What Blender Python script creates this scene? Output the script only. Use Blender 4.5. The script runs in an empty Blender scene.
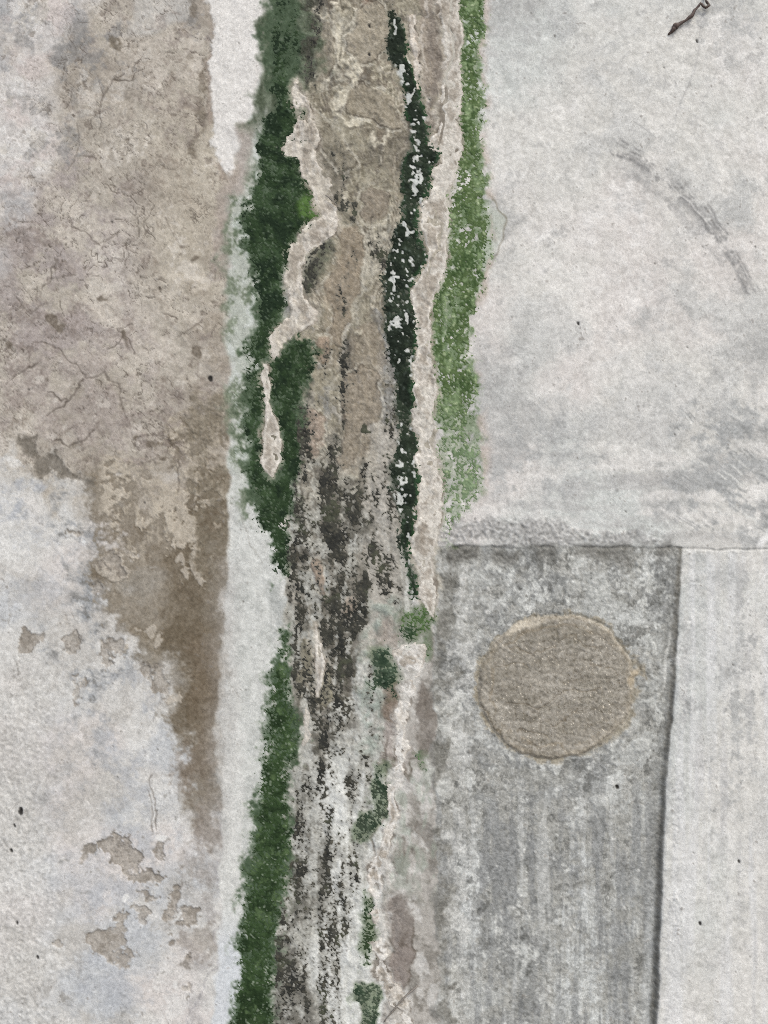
import bpy, math, random
import numpy as np

# ---------------------------------------------------------------- scale
# wall units are millimetres measured on the wall from the upper left corner
# of the studied area; 1 mm = 0.001 world units
X0, Y0, NX, NY = -64, -64, 896, 1152
MM = 0.001
ZC = 1.35
rng = np.random.default_rng(7)
X, Y = np.meshgrid(np.arange(NX, dtype=np.float32) + X0, np.arange(NY, dtype=np.float32) + Y0)

# ---------------------------------------------------------------- helpers
def taps(n, step, off):
    t = np.arange(n) / step + off
    i = np.floor(t).astype(np.int32); f = (t - i).astype(np.float32)
    return i, ((1 - f) ** 3 / 6, (3 * f ** 3 - 6 * f ** 2 + 4) / 6, (-3 * f ** 3 + 3 * f ** 2 + 3 * f + 1) / 6, f ** 3 / 6)

def noise(sx, sy=None, seed=0):
    """smooth random field with unit spread, features about sx by sy mm"""
    sy = sx if sy is None else sy
    g = np.random.default_rng(seed * 7919 + int(sx * 13) + int(sy * 101))
    iy, wy = taps(NY, sy, g.random()); ix, wx = taps(NX, sx, g.random())
    l = g.standard_normal((iy[-1] + 4, ix[-1] + 4)).astype(np.float32)
    t = 0
    for k in range(4): t = t + wy[k][:, None] * l[iy + k]
    n = 0
    for k in range(4): n = n + wx[k][None] * t[:, ix + k]
    return (n - n.mean()) / n.std()

def fbm(sx, octs=4, seed=0, sy=None, gain=0.55):
    sy = sx if sy is None else sy
    out = 0; a = 1.0
    for o in range(octs):
        if min(sx, sy) < 0.9: break
        out = out + a * noise(max(sx, 1), max(sy, 1), seed + o * 31)
        a *= gain; sx /= 2; sy /= 2
    return (out - out.mean()) / out.std()

def S(a, b, x):
    t = np.clip((x - a) / (b - a), 0, 1)
    return t * t * (3 - 2 * t)

GRAIN = np.random.default_rng(3).standard_normal((NY, NX)).astype(np.float32)
G2 = noise(1.6, seed=5); G3 = noise(3, seed=6)
WX = fbm(14, 4, 11); WY = fbm(14, 4, 12)
R1 = fbm(30, 6, 15, gain=.78); R2 = fbm(9, 4, 16, gain=.85); R3 = fbm(60, 7, 17, gain=.72); RV = fbm(7, 4, 18, sy=40, gain=.8)
LX = fbm(50, 3, 13); LY = fbm(50, 3, 14)

def box(xa, xb, ya, yb):
    return (slice(max(0, int(ya - Y0)), min(NY, max(1, int(yb - Y0) + 1))), slice(max(0, int(xa - X0)), min(NX, max(1, int(xb - X0) + 1))))

def blur(f, s):
    n = int(s * 4) + 2
    k = np.exp(-.5 * (np.arange(-n, n + 1) / s) ** 2).astype(np.float32); k /= k.sum()
    h, w = f.shape
    g = np.pad(f, n, mode='edge'); t = 0
    for i, v in enumerate(k): t = t + v * g[i:i + h]
    o = 0
    for i, v in enumerate(k): o = o + v * t[:, i:i + w]
    return o

def blur_fft(f, s):
    fy = np.fft.fftfreq(NY)[:, None]; fx = np.fft.rfftfreq(NX)[None]
    return np.fft.irfft2(np.fft.rfft2(f) * np.exp(-2 * (math.pi * s) ** 2 * (fx ** 2 + fy ** 2)), s=f.shape).astype(np.float32)

def span(rows, amp=1.6, ampy=3.0, wob=0.0):
    """signed distance (mm) inside a vertical streak given as rows (y, left, right)"""
    r = np.array(rows, float)
    xw = X + amp * WX + wob * LX; yw = Y + ampy * WY
    yy = np.linspace(Y0 - 60, Y0 + NY + 60, 2 * (NY + 120)); k = np.clip(((yw - yy[0]) * ((len(yy) - 1) / (yy[-1] - yy[0]))).astype(np.int32), 0, len(yy) - 1)
    l = np.interp(yy, r[:, 0], r[:, 1]).astype(np.float32)[k]; q = np.interp(yy, r[:, 0], r[:, 2]).astype(np.float32)[k]
    return np.minimum(np.minimum(xw - l, q - xw), np.minimum(yw - r[0, 0], r[-1, 0] - yw)).astype(np.float32)

def poly(pts, amp=3.0, soft=4.0):
    """signed field (mm, about +-soft*2) inside a polygon with an uneven edge"""
    p = np.array(pts, float); pad = int(amp * 3 + soft * 4 + 4)
    w = box(p[:, 0].min() - pad, p[:, 0].max() + pad, p[:, 1].min() - pad, p[:, 1].max() + pad)
    out = np.full(X.shape, -60, np.float32)
    xw = X[w] + amp * WX[w]; yw = Y[w] + amp * WY[w]
    ins = np.zeros(xw.shape, bool)
    for (xa, ya), (xb, yb) in zip(p, np.roll(p, -1, 0)):
        if ya == yb: continue
        c = (ya > yw) != (yb > yw)
        ins ^= c & (xw < (xb - xa) * (yw - ya) / (yb - ya) + xa)
    f = (blur(ins.astype(np.float32), soft) - 0.5) * soft * 2.5
    out[w] = np.where(f < -1.2 * soft, -60, f)
    return out

def path(pts, amp=1.5):
    """signed distance inside a stroke given as (x, y, half width)"""
    xw = X + amp * WX; yw = Y + amp * WY
    out = np.full(X.shape, -1e3, np.float32)
    for (xa, ya, wa), (xb, yb, wb) in zip(pts[:-1], pts[1:]):
        pad = max(wa, wb) + 12
        i0 = max(0, int(min(ya, yb) - pad - Y0)); i1 = min(NY, int(max(ya, yb) + pad - Y0) + 1)
        j0 = max(0, int(min(xa, xb) - pad - X0)); j1 = min(NX, int(max(xa, xb) + pad - X0) + 1)
        if i0 >= i1 or j0 >= j1: continue
        x = xw[i0:i1, j0:j1]; y = yw[i0:i1, j0:j1]
        dx, dy = xb - xa, yb - ya
        t = np.clip(((x - xa) * dx + (y - ya) * dy) / (dx * dx + dy * dy + 1e-9), 0, 1)
        d = wa + (wb - wa) * t - np.hypot(x - xa - t * dx, y - ya - t * dy)
        out[i0:i1, j0:j1] = np.maximum(out[i0:i1, j0:j1], d)
    return out

def blob(cx, cy, rx, ry, amp=2.0):
    w = box(cx - 3 * rx - 40, cx + 3 * rx + 40, cy - 3 * ry - 40, cy + 3 * ry + 40)
    out = np.full(X.shape, -2.0 * min(rx, ry) - 20, np.float32)
    out[w] = (1 - np.hypot((X[w] + amp * WX[w] - cx) / rx, (Y[w] + amp * WY[w] - cy) / ry)) * min(rx, ry)
    return out

def mix(C, col, m):
    r = np.flatnonzero(m.max(1) > .004)
    if not len(r): return
    c = np.flatnonzero(m[r[0]:r[-1] + 1].max(0) > .004)
    w = (slice(r[0], r[-1] + 1), slice(c[0], c[-1] + 1))
    C[w] += (np.array(col, np.float32) - C[w]) * m[w][..., None].astype(np.float32)

def dot(col, a, b, r, dx, dy, k, dh, r2=None):
    """a speck (pore, blister) painted and raised or sunk in a small window"""
    w = box(a - 9, a + 9, b - 9, b + 9)
    if min(C[w].shape[:2]) < 2: return
    t = np.clip(((X[w] - a) * dx + (Y[w] - b) * dy) / (dx * dx + dy * dy + 1e-9), 0, 1)
    m = S(-.8, .7, r * (1 - .25 * t) - np.hypot(X[w] - a - t * dx, Y[w] - b - t * dy))
    C[w] += (np.array(col, np.float32) - C[w]) * (m * k)[..., None]; H[w] += dh * m

def win(y0, y1, s=12):
    return S(y0 - s, y0 + s, Y) * (1 - S(y1 - s, y1 + s, Y))
def winx(x0, x1, s=8):
    return S(x0 - s, x0 + s, X) * (1 - S(x1 - s, x1 + s, X))

# ---------------------------------------------------------------- outlines read off the wall
R_WHITE = [(-70, 205, 262), (0, 205, 264), (18, 212, 267), (26, 212, 268), (52, 210, 268), (60, 206, 268), (68, 208, 257), (75, 213, 257),
           (100, 213, 260), (115, 212, 253), (140, 211, 241), (155, 213, 234), (170, 220, 230), (178, 223, 226)]
R_HALO = [(-70, 264, 300), (0, 264, 302), (40, 268, 322), (70, 258, 322), (100, 260, 300), (120, 253, 302), (150, 246, 300), (175, 240, 308), (200, 236, 316),
          (240, 229, 306), (300, 229, 284), (420, 231, 303), (460, 232, 300), (500, 240, 294), (540, 262, 289), (572, 285, 288)]
R_MOSS1 = [(-70, 266, 300), (0, 266, 300), (30, 268, 302), (60, 270, 302), (80, 272, 300), (100, 281, 295), (120, 268, 298), (135, 264, 300), (160, 261, 304), (180, 256, 309), (200, 249, 316), (215, 247, 317),
           (230, 246, 306), (245, 247, 296), (256, 249, 289), (280, 254, 285), (300, 256, 284), (320, 256, 280), (336, 252, 306), (350, 249, 315),
           (380, 250, 308), (400, 248, 304), (420, 246, 303), (440, 248, 302), (460, 247, 300), (480, 250, 296), (500, 256, 294), (520, 260, 291),
           (540, 268, 289), (560, 280, 289), (574, 286, 288)]
R_CR1 = [(80, 296, 298), (95, 292, 303), (110, 294, 311), (125, 299, 318), (135, 292, 320), (145, 284, 318), (152, 286, 314), (158, 300, 316), (170, 304, 322),
         (180, 308, 328), (200, 314, 334), (215, 318, 337), (225, 308, 341), (235, 297, 334), (245, 290, 317), (255, 286, 304), (270, 286, 300),
         (285, 288, 303), (300, 291, 310), (310, 296, 314), (318, 290, 315), (325, 279, 313), (331, 272, 300), (340, 269, 288), (350, 271, 280), (358, 274, 278)]
R_CR2 = [(363, 263, 267), (375, 259, 270), (385, 262, 272), (395, 262, 271), (405, 264, 270), (411, 263, 271), (418, 264, 276), (430, 262, 279), (450, 264, 282), (460, 262, 281),
         (468, 264, 276), (476, 272, 275)]
R_MOSS2 = [(8, 384, 387), (20, 386, 398), (35, 386, 410), (50, 387, 410), (58, 391, 406), (65, 393, 410), (80, 400, 417), (100, 405, 421), (115, 407, 428), (130, 408, 432),
           (140, 408, 427), (148, 410, 436), (155, 402, 438), (170, 401, 434), (185, 403, 430), (200, 403, 424), (215, 404, 418), (225, 402, 418), (240, 395, 420),
           (250, 390, 426), (262, 384, 429), (275, 384, 420), (290, 385, 412), (310, 386, 417), (325, 384, 418), (345, 387, 414), (360, 392, 413), (380, 396, 415),
           (400, 396, 412), (420, 398, 413), (440, 395, 418), (460, 392, 419), (475, 392, 418), (490, 390, 417), (505, 394, 415), (520, 399, 413), (540, 402, 412),
           (555, 405, 412), (570, 407, 416), (580, 409, 418), (592, 410, 418), (602, 408, 412)]
R_CR3 = [(-70, 436, 460), (0, 437, 460), (15, 438, 459), (30, 441, 459), (60, 442, 460), (80, 446, 461), (90, 440, 460), (100, 437, 461), (110, 440, 460), (125, 443, 458), (140, 430, 460),
         (147, 428, 462), (155, 441, 462), (170, 437, 459), (180, 434, 455), (200, 425, 451), (215, 421, 449), (230, 422, 447), (245, 426, 447), (256, 430, 448),
         (265, 428, 449), (280, 420, 446), (290, 414, 441), (300, 412, 434), (315, 416, 432), (330, 417, 431), (350, 416, 429), (370, 414, 436), (390, 413, 438),
         (410, 414, 438), (430, 412, 435), (450, 419, 435), (465, 416, 438), (480, 419, 442), (500, 417, 440), (515, 415, 440), (530, 414, 442), (550, 412, 436),
         (565, 416, 434), (580, 418, 434), (600, 417, 432), (614, 426, 430)]
R_CR3B = [(16, 411, 413), (30, 413, 418), (50, 414, 420), (70, 414, 421), (84, 416, 419), (90, 417, 418)]
R_MOSS3 = [(-70, 459, 482), (0, 459, 483), (20, 462, 485), (50, 461, 478), (80, 461, 480), (100, 459, 484), (120, 458, 481), (140, 460, 482), (160, 459, 485), (180, 458, 487), (195, 449, 487),
           (210, 447, 488), (230, 448, 489), (245, 449, 489), (256, 449, 490), (265, 449, 486), (280, 446, 480), (290, 440, 478), (300, 434, 475), (320, 433, 471),
           (340, 433, 469), (355, 432, 466), (370, 437, 468), (380, 437, 475), (400, 438, 477), (420, 434, 478), (440, 435, 481), (460, 437, 483), (480, 440, 484),
           (500, 437, 478), (510, 438, 466), (525, 442, 456), (545, 447, 452)]
R_MOSS4 = [(638, 285, 287), (650, 280, 288), (660, 275, 288), (680, 273, 289), (700, 271, 291), (720, 270, 297), (740, 268, 298), (755, 268, 294), (768, 265, 290), (800, 258, 288),
           (820, 256, 290), (840, 253, 291), (860, 251, 289), (880, 248, 286), (900, 245, 282), (920, 242, 280), (950, 240, 275), (980, 238, 274), (1000, 237, 273),
           (1024, 234, 271), (1100, 228, 266)]
R_CR4 = [(640, 402, 409), (648, 394, 420), (656, 398, 424), (666, 408, 422), (680, 404, 420), (700, 400, 412), (730, 398, 409), (760, 393, 404), (800, 384, 397), (820, 385, 396), (840, 380, 394), (860, 372, 386),
         (880, 370, 382), (900, 373, 382), (920, 375, 383), (940, 376, 384), (960, 376, 386), (980, 374, 390), (995, 380, 402), (1005, 393, 406), (1024, 400, 412), (1100, 404, 418)]
R_CR5 = [(624, 315, 317), (640, 314, 320), (660, 316, 326), (680, 317, 322), (694, 317, 319)]
R_CR6 = [(706, 306, 308), (720, 304, 310), (735, 302, 309), (750, 300, 303)]
PANEL_R = [(540, 682), (600, 679), (680, 676), (760, 668), (840, 664), (920, 661), (1024, 657), (1100, 653)]

F = {}
F['moss1'] = span(R_MOSS1, 2.2); F['moss2'] = span(R_MOSS2, 1.8, 2); F['moss3'] = span(R_MOSS3, 1.6); F['moss4'] = span(R_MOSS4, 1.2, 6)
F['cr1'] = span(R_CR1, 1.3, 1.5); F['cr2'] = span(R_CR2, 1.3, 1.5); F['cr3'] = span(R_CR3, 1.4, 2); F['cr3b'] = span(R_CR3B, 1, 2)
F['cr4'] = span(R_CR4, 2.5, 3); F['cr5'] = span(R_CR5, .8, 2); F['cr6'] = span(R_CR6, .8, 2)
F['cr1'] = np.minimum(F['cr1'], -blob(303, 115, 4.5, 13, 1.5))           # eye left open in the upper tongue
halo = span(R_HALO, 4, 6); white = span(R_WHITE, 1.6, 3)

# ---------------------------------------------------------------- pigment of the wall (display values, made linear below)
C = np.empty((NY, NX, 3), np.float32)
H = np.zeros((NY, NX), np.float32)                                       # relief in mm
n1 = fbm(120, 5, 21); n2 = fbm(40, 5, 22); n3 = fbm(12, 4, 23); n4 = fbm(200, 3, 24); n5 = fbm(6, 3, 25)
nd = fbm(60, 4, 26, sy=25)
vert = fbm(5, 4, 27, sy=90); vert2 = fbm(16, 4, 28, sy=220)

# right-hand render: pale, faintly pink and faintly green clouds
C[:] = (210, 207, 201)
mix(C, (199, 201, 197), S(-.6, 1.2, n1) * .8)
mix(C, (214, 207, 202), S(.1, 1.5, n4 - .3 * n2) * .8)
mix(C, (188, 187, 184), S(.5, 2.2, n2 + .5 * n3) * .55)
mix(C, (222, 219, 215), S(.6, 2.2, -n2 + .4 * n5) * .5)
C += (n3 * 1.8 + n5 * 2.0 + R2 * 3.2)[..., None]
mix(C, (172, 171, 168), S(.4, 2.0, R3) * .6)
mix(C, (168, 166, 163), S(1.0, 2.4, R2 + .5 * R3) * .5)
mix(C, (221, 217, 212), S(.7, 2.0, -R3) * .4)
trow = fbm(70, 4, 31, sy=9)
low = S(380, 480, Y) * (1 - S(535, 555, Y)) * S(455, 500, X)
mix(C, (176, 173, 170), low * S(.0, 1.5, trow + .4 * n3) * .45)
mix(C, (220, 216, 211), low * S(.4, 1.6, -trow + .3 * n5) * .7)
# rubbed grey patches right of the panel head
for (a, b, c, d, k) in [(715, 430, 55, 22, .5), (750, 490, 40, 60, .45), (700, 495, 45, 30, .45), (540, 440, 45, 22, .35), (560, 480, 60, 22, .3), (610, 60, 30, 20, .25),
                        (560, 20, 60, 14, .25), (745, 25, 40, 22, .3), (660, 330, 12, 60, .2), (752, 295, 26, 14, .25), (735, 450, 44, 30, .7), (690, 425, 34, 16, .55), (748, 410, 26, 14, .5), (705, 500, 60, 18, .4), (560, 410, 26, 10, .3), (520, 470, 30, 26, .3), (655, 200, 60, 20, .18), (740, 210, 22, 40, .2)]:
    mix(C, (168, 168, 166), S(-6, 14, blob(a, b, c, d, 8) + 2 * R2) * S(-.9, 1.0, R2 * .7 + .5 * n3 + .5 * trow) * min(.85, k * 1.7))
# arc rubbed by something swinging, with finer lines beside it
for off, w, k in [(0, 3.2, .38), (5, .9, .55), (-5, 1.2, .3), (9, 1.0, .9), (13, .8, .75), (1.5, 1.1, .9), (-9, 1.8, .35), (-13, 1.4, .3), (3, 4.5, .3)]:
    arc = [(612 + off * .6, 152 - off, w * .8), (640 + off * .7, 168 - off * .8, w), (668 + off * .8, 187 - off * .7, w), (695 + off, 212 - off * .5, w), (716 + off, 240 - off * .3, w * 1.2), (732 + off, 264, w * .9), (748 + off, 292, w * .6)]
    mix(C, (140, 138, 136), S(-2.0, 1.2, path(arc, 1.2)) * S(-1.6, .9, R2 + .2 * n3) * min(1, k * 1.1))
mix(C, (224, 221, 216), S(-1, 1, path([(668, 183, .4), (690, 203, .9), (712, 228, .4)], .6)) * .7)
mix(C, (160, 158, 156), S(-1, .6, path([(703, 22, .3), (697, 60, .6), (687, 88, .9), (680, 104, .5), (672, 126, .2)], .7)) * .45)
mix(C, (150, 148, 146), S(-1, .6, path([(632, 121, .4), (648, 131, .6), (656, 138, .3)], .5)) * .45)
for k in range(14):
    x, y = 590 + rng.random() * 90, 38 + rng.random() * 30
    mix(C, (165, 164, 162), S(-1, 1, path([(x, y, .3), (x + 10 + rng.random() * 10, y - 7 - rng.random() * 5, .7)], 1)) * .4)
mix(C, (164, 164, 163), S(-2, 2, path([(505, 64, 2), (520, 60, 3), (540, 60, 2)], 2)) * S(-.5, 1, n5) * .4)
# diagonal brush marks round (700, 430)
dg = X * .55 + Y * .83
for k in range(60):
    x, y = 660 + rng.random() * 110, 405 + rng.random() * 120
    l = 10 + rng.random() * 26
    mix(C, [(148, 148, 146), (223, 221, 215)][k % 3 == 0], S(-1.2, 1.5, path([(x, y, .4), (x + l * .8, y + l * .5, 1.4)], 1.2)) * S(-1.4, .6, R2) * .75)

# left-hand render: warm beige grey, finely cracked
left = 1 - S(222, 236, X + 3 * WX)
mix(C, (175, 167, 155), left)
upl = left * (1 - S(440, 480, Y + 10 * WY))
mix(C, (164, 155, 145), upl * S(-.6, 1.4, .6 * n2 + .6 * R1) * .75)
mix(C, (196, 187, 176), upl * S(.0, 1.5, -.6 * n2 - .6 * R1 + .3 * R2) * .7)
mix(C, (140, 129, 118), upl * S(.9, 1.9, R2 + .6 * R1) * .65)
mix(C, (152, 143, 132), upl * S(.4, 1.6, R3) * .55)
mix(C, (158, 148, 147), upl * S(.2, 1.4, n1 + .5 * R1) * .55 * S(170, 90, X))
mix(C, (200, 192, 180), upl * S(.6, 1.8, -R3 + .3 * R2) * .5)
mix(C, (190, 180, 160), upl * S(110, 200, X) * S(150, 60, np.abs(Y - 200)) * .35)
mix(C, (164, 153, 148), upl * S(-8, 30, blob(70, 385, 90, 80, 14)) * S(-1.2, .9, n3) * .5)
# bleached upper corner and its blue grey clouds
cor = S(-10, 40, poly([(-80, -80), (125, -80), (95, 30), (70, 60), (62, 110), (45, 150), (40, 210), (-10, 270), (-80, 320)], 12, 12) * 2 + 6 * n3)
mix(C, (203, 198, 194), cor * .95)
mix(C, (164, 164, 164), cor * S(.1, 1.3, .5 * n2 + .7 * R1) * .75)
mix(C, (218, 215, 211), cor * S(.5, 1.3, -R1 + .4 * R2) * .7)
mix(C, (196, 182, 176), cor * S(.6, 1.6, fbm(25, 4, 33)) * .5)
for (a, b, c, d, k) in [(28, 22, 16, 14, .5), (88, 60, 32, 22, .7), (112, 35, 22, 18, .7), (52, 138, 18, 30, .6), (88, 22, 12, 16, .5), (30, 100, 18, 14, .5), (120, 90, 18, 10, .6), (180, 10, 26, 22, .6), (92, 105, 14, 10, .4)]:
    mix(C, (136, 134, 132), S(-4, 6, blob(a, b, c, d, 9) + 3.5 * R2) * left * k * S(-1.5, .7, R2 + .4 * R1))
topw = poly([(118, -70), (175, -70), (192, 20), (158, 36), (140, 52), (125, 48), (135, 20)], 5, 5)
mix(C, (186, 182, 176), S(-3, 4, topw) * .8)
dk = poly([(112, 36), (126, 42), (124, 52), (132, 58), (118, 54), (108, 48)], 3, 2.5)
mix(C, (108, 98, 84), S(-1, 2.5, dk + 1.3 * R2) * .8)
dk = poly([(104, 88), (116, 78), (140, 74), (138, 80), (136, 102), (130, 104), (126, 92), (118, 84), (108, 96), (101, 98)], 3, 2.0)
mix(C, (126, 118, 108), S(-1, 2.5, dk + 1.3 * R2) * .75)
for pts in [[(193, 145), (199, 142), (199, 164), (193, 166)], [(186, -20), (200, -20), (198, 22), (190, 18)], [(196, 60), (202, 40), (206, 60), (206, 140), (198, 150)]]:
    mix(C, (116, 106, 93), S(-1, 3, poly(pts, 4, 2.5) + 1.6 * R2) * .7)

# lower left: bleached again, blue and pink clouds
ll = left * S(455, 500, Y + 14 * WY + 20 * np.clip((60 - X) / 60, -1, 1))
mix(C, (203, 200, 195), ll)
mix(C, (190, 191, 192), ll * S(-.2, 1.3, n2 + .5 * n1) * .8)
mix(C, (209, 201, 196), ll * S(.2, 1.6, fbm(70, 3, 36)) * .7)
mix(C, (178, 180, 183), ll * S(-.6, 1.2, R1 + .4 * n2) * winx(70, 185, 20) * .4)
mix(C, (176, 171, 164), ll * S(.5, 1.6, R3 + .3 * R2) * .5)
mix(C, (220, 218, 214), ll * S(.4, 1.5, -R3 + .4 * R2) * .55)
mix(C, (150, 146, 140), ll * S(1.9, 2.6, R2 + .6 * R1) * .7)
for (a, b, c, d, k) in [(110, 690, 40, 30, .4), (125, 770, 35, 40, .35), (120, 905, 30, 30, .35), (60, 800, 14, 120, .2), (110, 985, 30, 24, .4), (140, 840, 40, 26, .3), (30, 560, 26, 50, .3), (8, 500, 14, 30, .5)]:
    mix(C, (172, 174, 178), S(-8, 12, blob(a, b, c, d, 9) + 4 * R2) * S(-1.3, .8, R1 + .3 * R2) * left * k * 1.5)
# rough sprayed band on the far left
rough = ll * (1 - S(30, 70, X + 8 * WX)) * S(640, 740, Y)
C += (rough * (G2 * 8 + R2 * 5))[..., None]
mix(C, (196, 193, 188), rough * .5)
# blue grey band through the middle
bg = S(-8, 16, poly([(30, 480), (90, 470), (120, 560), (125, 640), (110, 720), (70, 730), (52, 660), (78, 600), (50, 540)], 12, 9) + 7 * R1)
mix(C, (148, 150, 152), bg * left * S(-1.3, .9, R1 * .8 + .6 * R2) * .9)
mix(C, (124, 121, 116), bg * left * S(.7, 1.7, R2 + .7 * R1) * .8)
mix(C, (205, 206, 205), bg * left * S(.7, 1.6, -R2 - .4 * R1) * .6)

# damp brown stain, ragged at the top where pale skin still clings
stain = poly([(92, 452), (122, 470), (150, 468), (175, 440), (198, 415), (229, 405), (229, 560), (227, 625), (216, 700), (208, 760), (211, 800), (204, 840), (194, 834),
              (190, 780), (180, 730), (158, 668), (128, 640), (108, 600), (100, 560), (96, 500)], 5, 7)
sf = 9 * S(610, 700, Y)
st = S(-5 - sf, 7 + sf, stain + 3 * n3 + 3.5 * R2 + 4 * R1) * (1 - .75 * S(680, 840, Y))
mix(C, (131, 122, 108), st * .9)
mix(C, (148, 144, 138), st * S(.6, 1.6, R3 + .4 * R2) * .5)
mix(C, (156, 146, 130), st * S(.4, 1.6, R1 + .3 * R2) * .55)
mix(C, (102, 91, 75), st * S(-.6, 1.5, .5 * n2 + .6 * R1 + 1.6 * S(44, 0, np.abs(X - 205 + (Y - 600) * .04)) * S(480, 560, Y) - .3) * .85)
mix(C, (140, 133, 122), st * S(.2, 1.5, -n2 + .4 * n5) * .4)
core_ = span([(480, 206, 230), (520, 188, 230), (580, 172, 229), (640, 176, 228), (700, 190, 222), (760, 196, 216), (830, 198, 212)], 5, 10)
mix(C, (98, 87, 70), S(-14, 10, core_ + 3 * R1 + 2 * R2) * (1 - .7 * S(720, 840, Y)) * .85)
mix(C, (152, 147, 138), S(-3, 5, blob(140, 580, 22, 18, 4)) * .6)
mix(C, (138, 126, 112), S(-30, 10, stain) * left * S(700, 560, Y) * S(300, 480, Y) * .25)
edge = S(176, 205, X + 4 * WX) * left * S(215, 300, Y) * (1 - S(400, 470, Y))
mix(C, (158, 148, 134), edge * S(-.6, .9, n3 + .5 * n2) * .75)
skin = S(.1, .5, fbm(12, 5, 41, gain=.85) + .02 * (560 - Y) + .5 * S(160, 120, X) - .6 + 2.2 * (S(-10, 6, blob(172, 510, 30, 40, 6)) - .5)) * st * S(640, 560, Y) * winx(100, 226, 6)
mix(C, (184, 174, 159), skin * .9); H += skin * .5
skin2 = S(1.0, 1.4, fbm(10, 4, 42, sy=18, gain=.8) + .1) * st * S(640, 480, Y)
mix(C, (178, 168, 152), skin2 * .8); H += skin2 * .4
for a, b, c, d in [(112, 565, 9, 12), (116, 535, 4, 8), (163, 640, 6, 5), (170, 698, 10, 6), (182, 570, 6, 10), (150, 628, 6, 4), (198, 560, 4, 22), (126, 648, 5, 4)]:
    m = S(-1, 1, blob(a, b, c, d, 4) + 1.8 * R2); mix(C, (182, 173, 160), m * .8); H += m * .5
LATE = S(-14, 9, span([(600, 196, 226), (660, 190, 224), (720, 196, 214), (780, 198, 210), (835, 202, 208)], 3, 10) + 2 * R2)
# lilac shade running on down beside the pale strip
lil = span([(690, 208, 224), (760, 200, 222), (850, 196, 222), (940, 188, 220), (1000, 186, 214), (1100, 180, 208)], 5, 10)
mix(C, (174, 170, 168), S(-8, 8, lil) * S(-.6, 1.2, n3 + .4 * R2) * .5)
for a, b, c, d, k in [(205, 825, 12, 18, .7), (204, 950, 15, 18, .45), (190, 765, 10, 26, .6), (200, 865, 12, 16, .4), (186, 790, 6, 10, .5)]:
    mix(C, (126, 114, 102), S(-6, 8, blob(a, b, c, d, 5) + 4 * R2) * k * .8)
mix(C, (150, 146, 150), S(-.8, .8, path([(226, 690, .5), (222, 780, .6), (219, 860, .6), (217, 930, .6), (219, 960, .7), (205, 990, .6), (190, 1010, .6), (185, 1060, .4)], 3)) * .5)

# spalled islands in the lower left, darker rim, grey beige floor
SPALL = [[(108, 845), (120, 838), (138, 842), (136, 858), (150, 864), (156, 876), (146, 882), (128, 878), (116, 866)],
         [(98, 930), (106, 920), (118, 926), (126, 918), (126, 938), (136, 950), (134, 968), (122, 972), (108, 968), (98, 960)],
         [(172, 890), (180, 888), (184, 898), (193, 906), (192, 922), (178, 922), (170, 912), (176, 900)],
         [(15, 628), (22, 630), (30, 638), (42, 634), (44, 644), (32, 644), (28, 654), (22, 656), (20, 640)],
         [(54, 938), (60, 932), (64, 944), (58, 950)], [(86, 854), (94, 850), (98, 860), (88, 862)], [(120, 916), (136, 910), (154, 908), (156, 914), (138, 918)],
         [(134, 890), (144, 888), (146, 898), (138, 904)], [(178, 985), (186, 984), (186, 992), (179, 994)], [(66, 668), (78, 664), (84, 680), (82, 700), (72, 706), (74, 688)],
         [(58, 642), (70, 622), (76, 622), (70, 640), (62, 650)], [(106, 545), (112, 545), (116, 560), (108, 566)], [(86, 590), (98, 586), (104, 596), (90, 600)],
         [(68, 535), (78, 536), (78, 548), (72, 548)], [(128, 660), (142, 664), (146, 676), (136, 674)], [(100, 640), (122, 642), (124, 655), (108, 660)],
         [(148, 670), (162, 664), (168, 690), (160, 706), (150, 690)], [(162, 836), (165, 850), (163, 864), (160, 850)], [(184, 934), (189, 938), (190, 952), (185, 948)]]
for i, p in enumerate(SPALL):
    f = poly(p, 4.5, 1.8) + 1.5 * R2
    mix(C, (166, 158, 148), S(-1, 1.2, f) * (.85 if i < 4 else .65))
    mix(C, (138, 130, 120), S(-.5, 1.5, f) * S(.2, 1.3, R2 + .4 * R1) * .7)
    mix(C, (112, 104, 95), S(-1.2, .2, f) * (1 - S(.4, 1.6, f)) * S(-.8, .8, n3) * .55)
    H -= S(-1, 1.5, f) * .9
for a, b, c in [(160, 838, 5), (124, 898, 4), (176, 984, 4), (12, 462, 5)]:
    mix(C, (222, 220, 216), S(-1, 1.5, blob(a, b, c, c, 2)) * .8)

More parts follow.
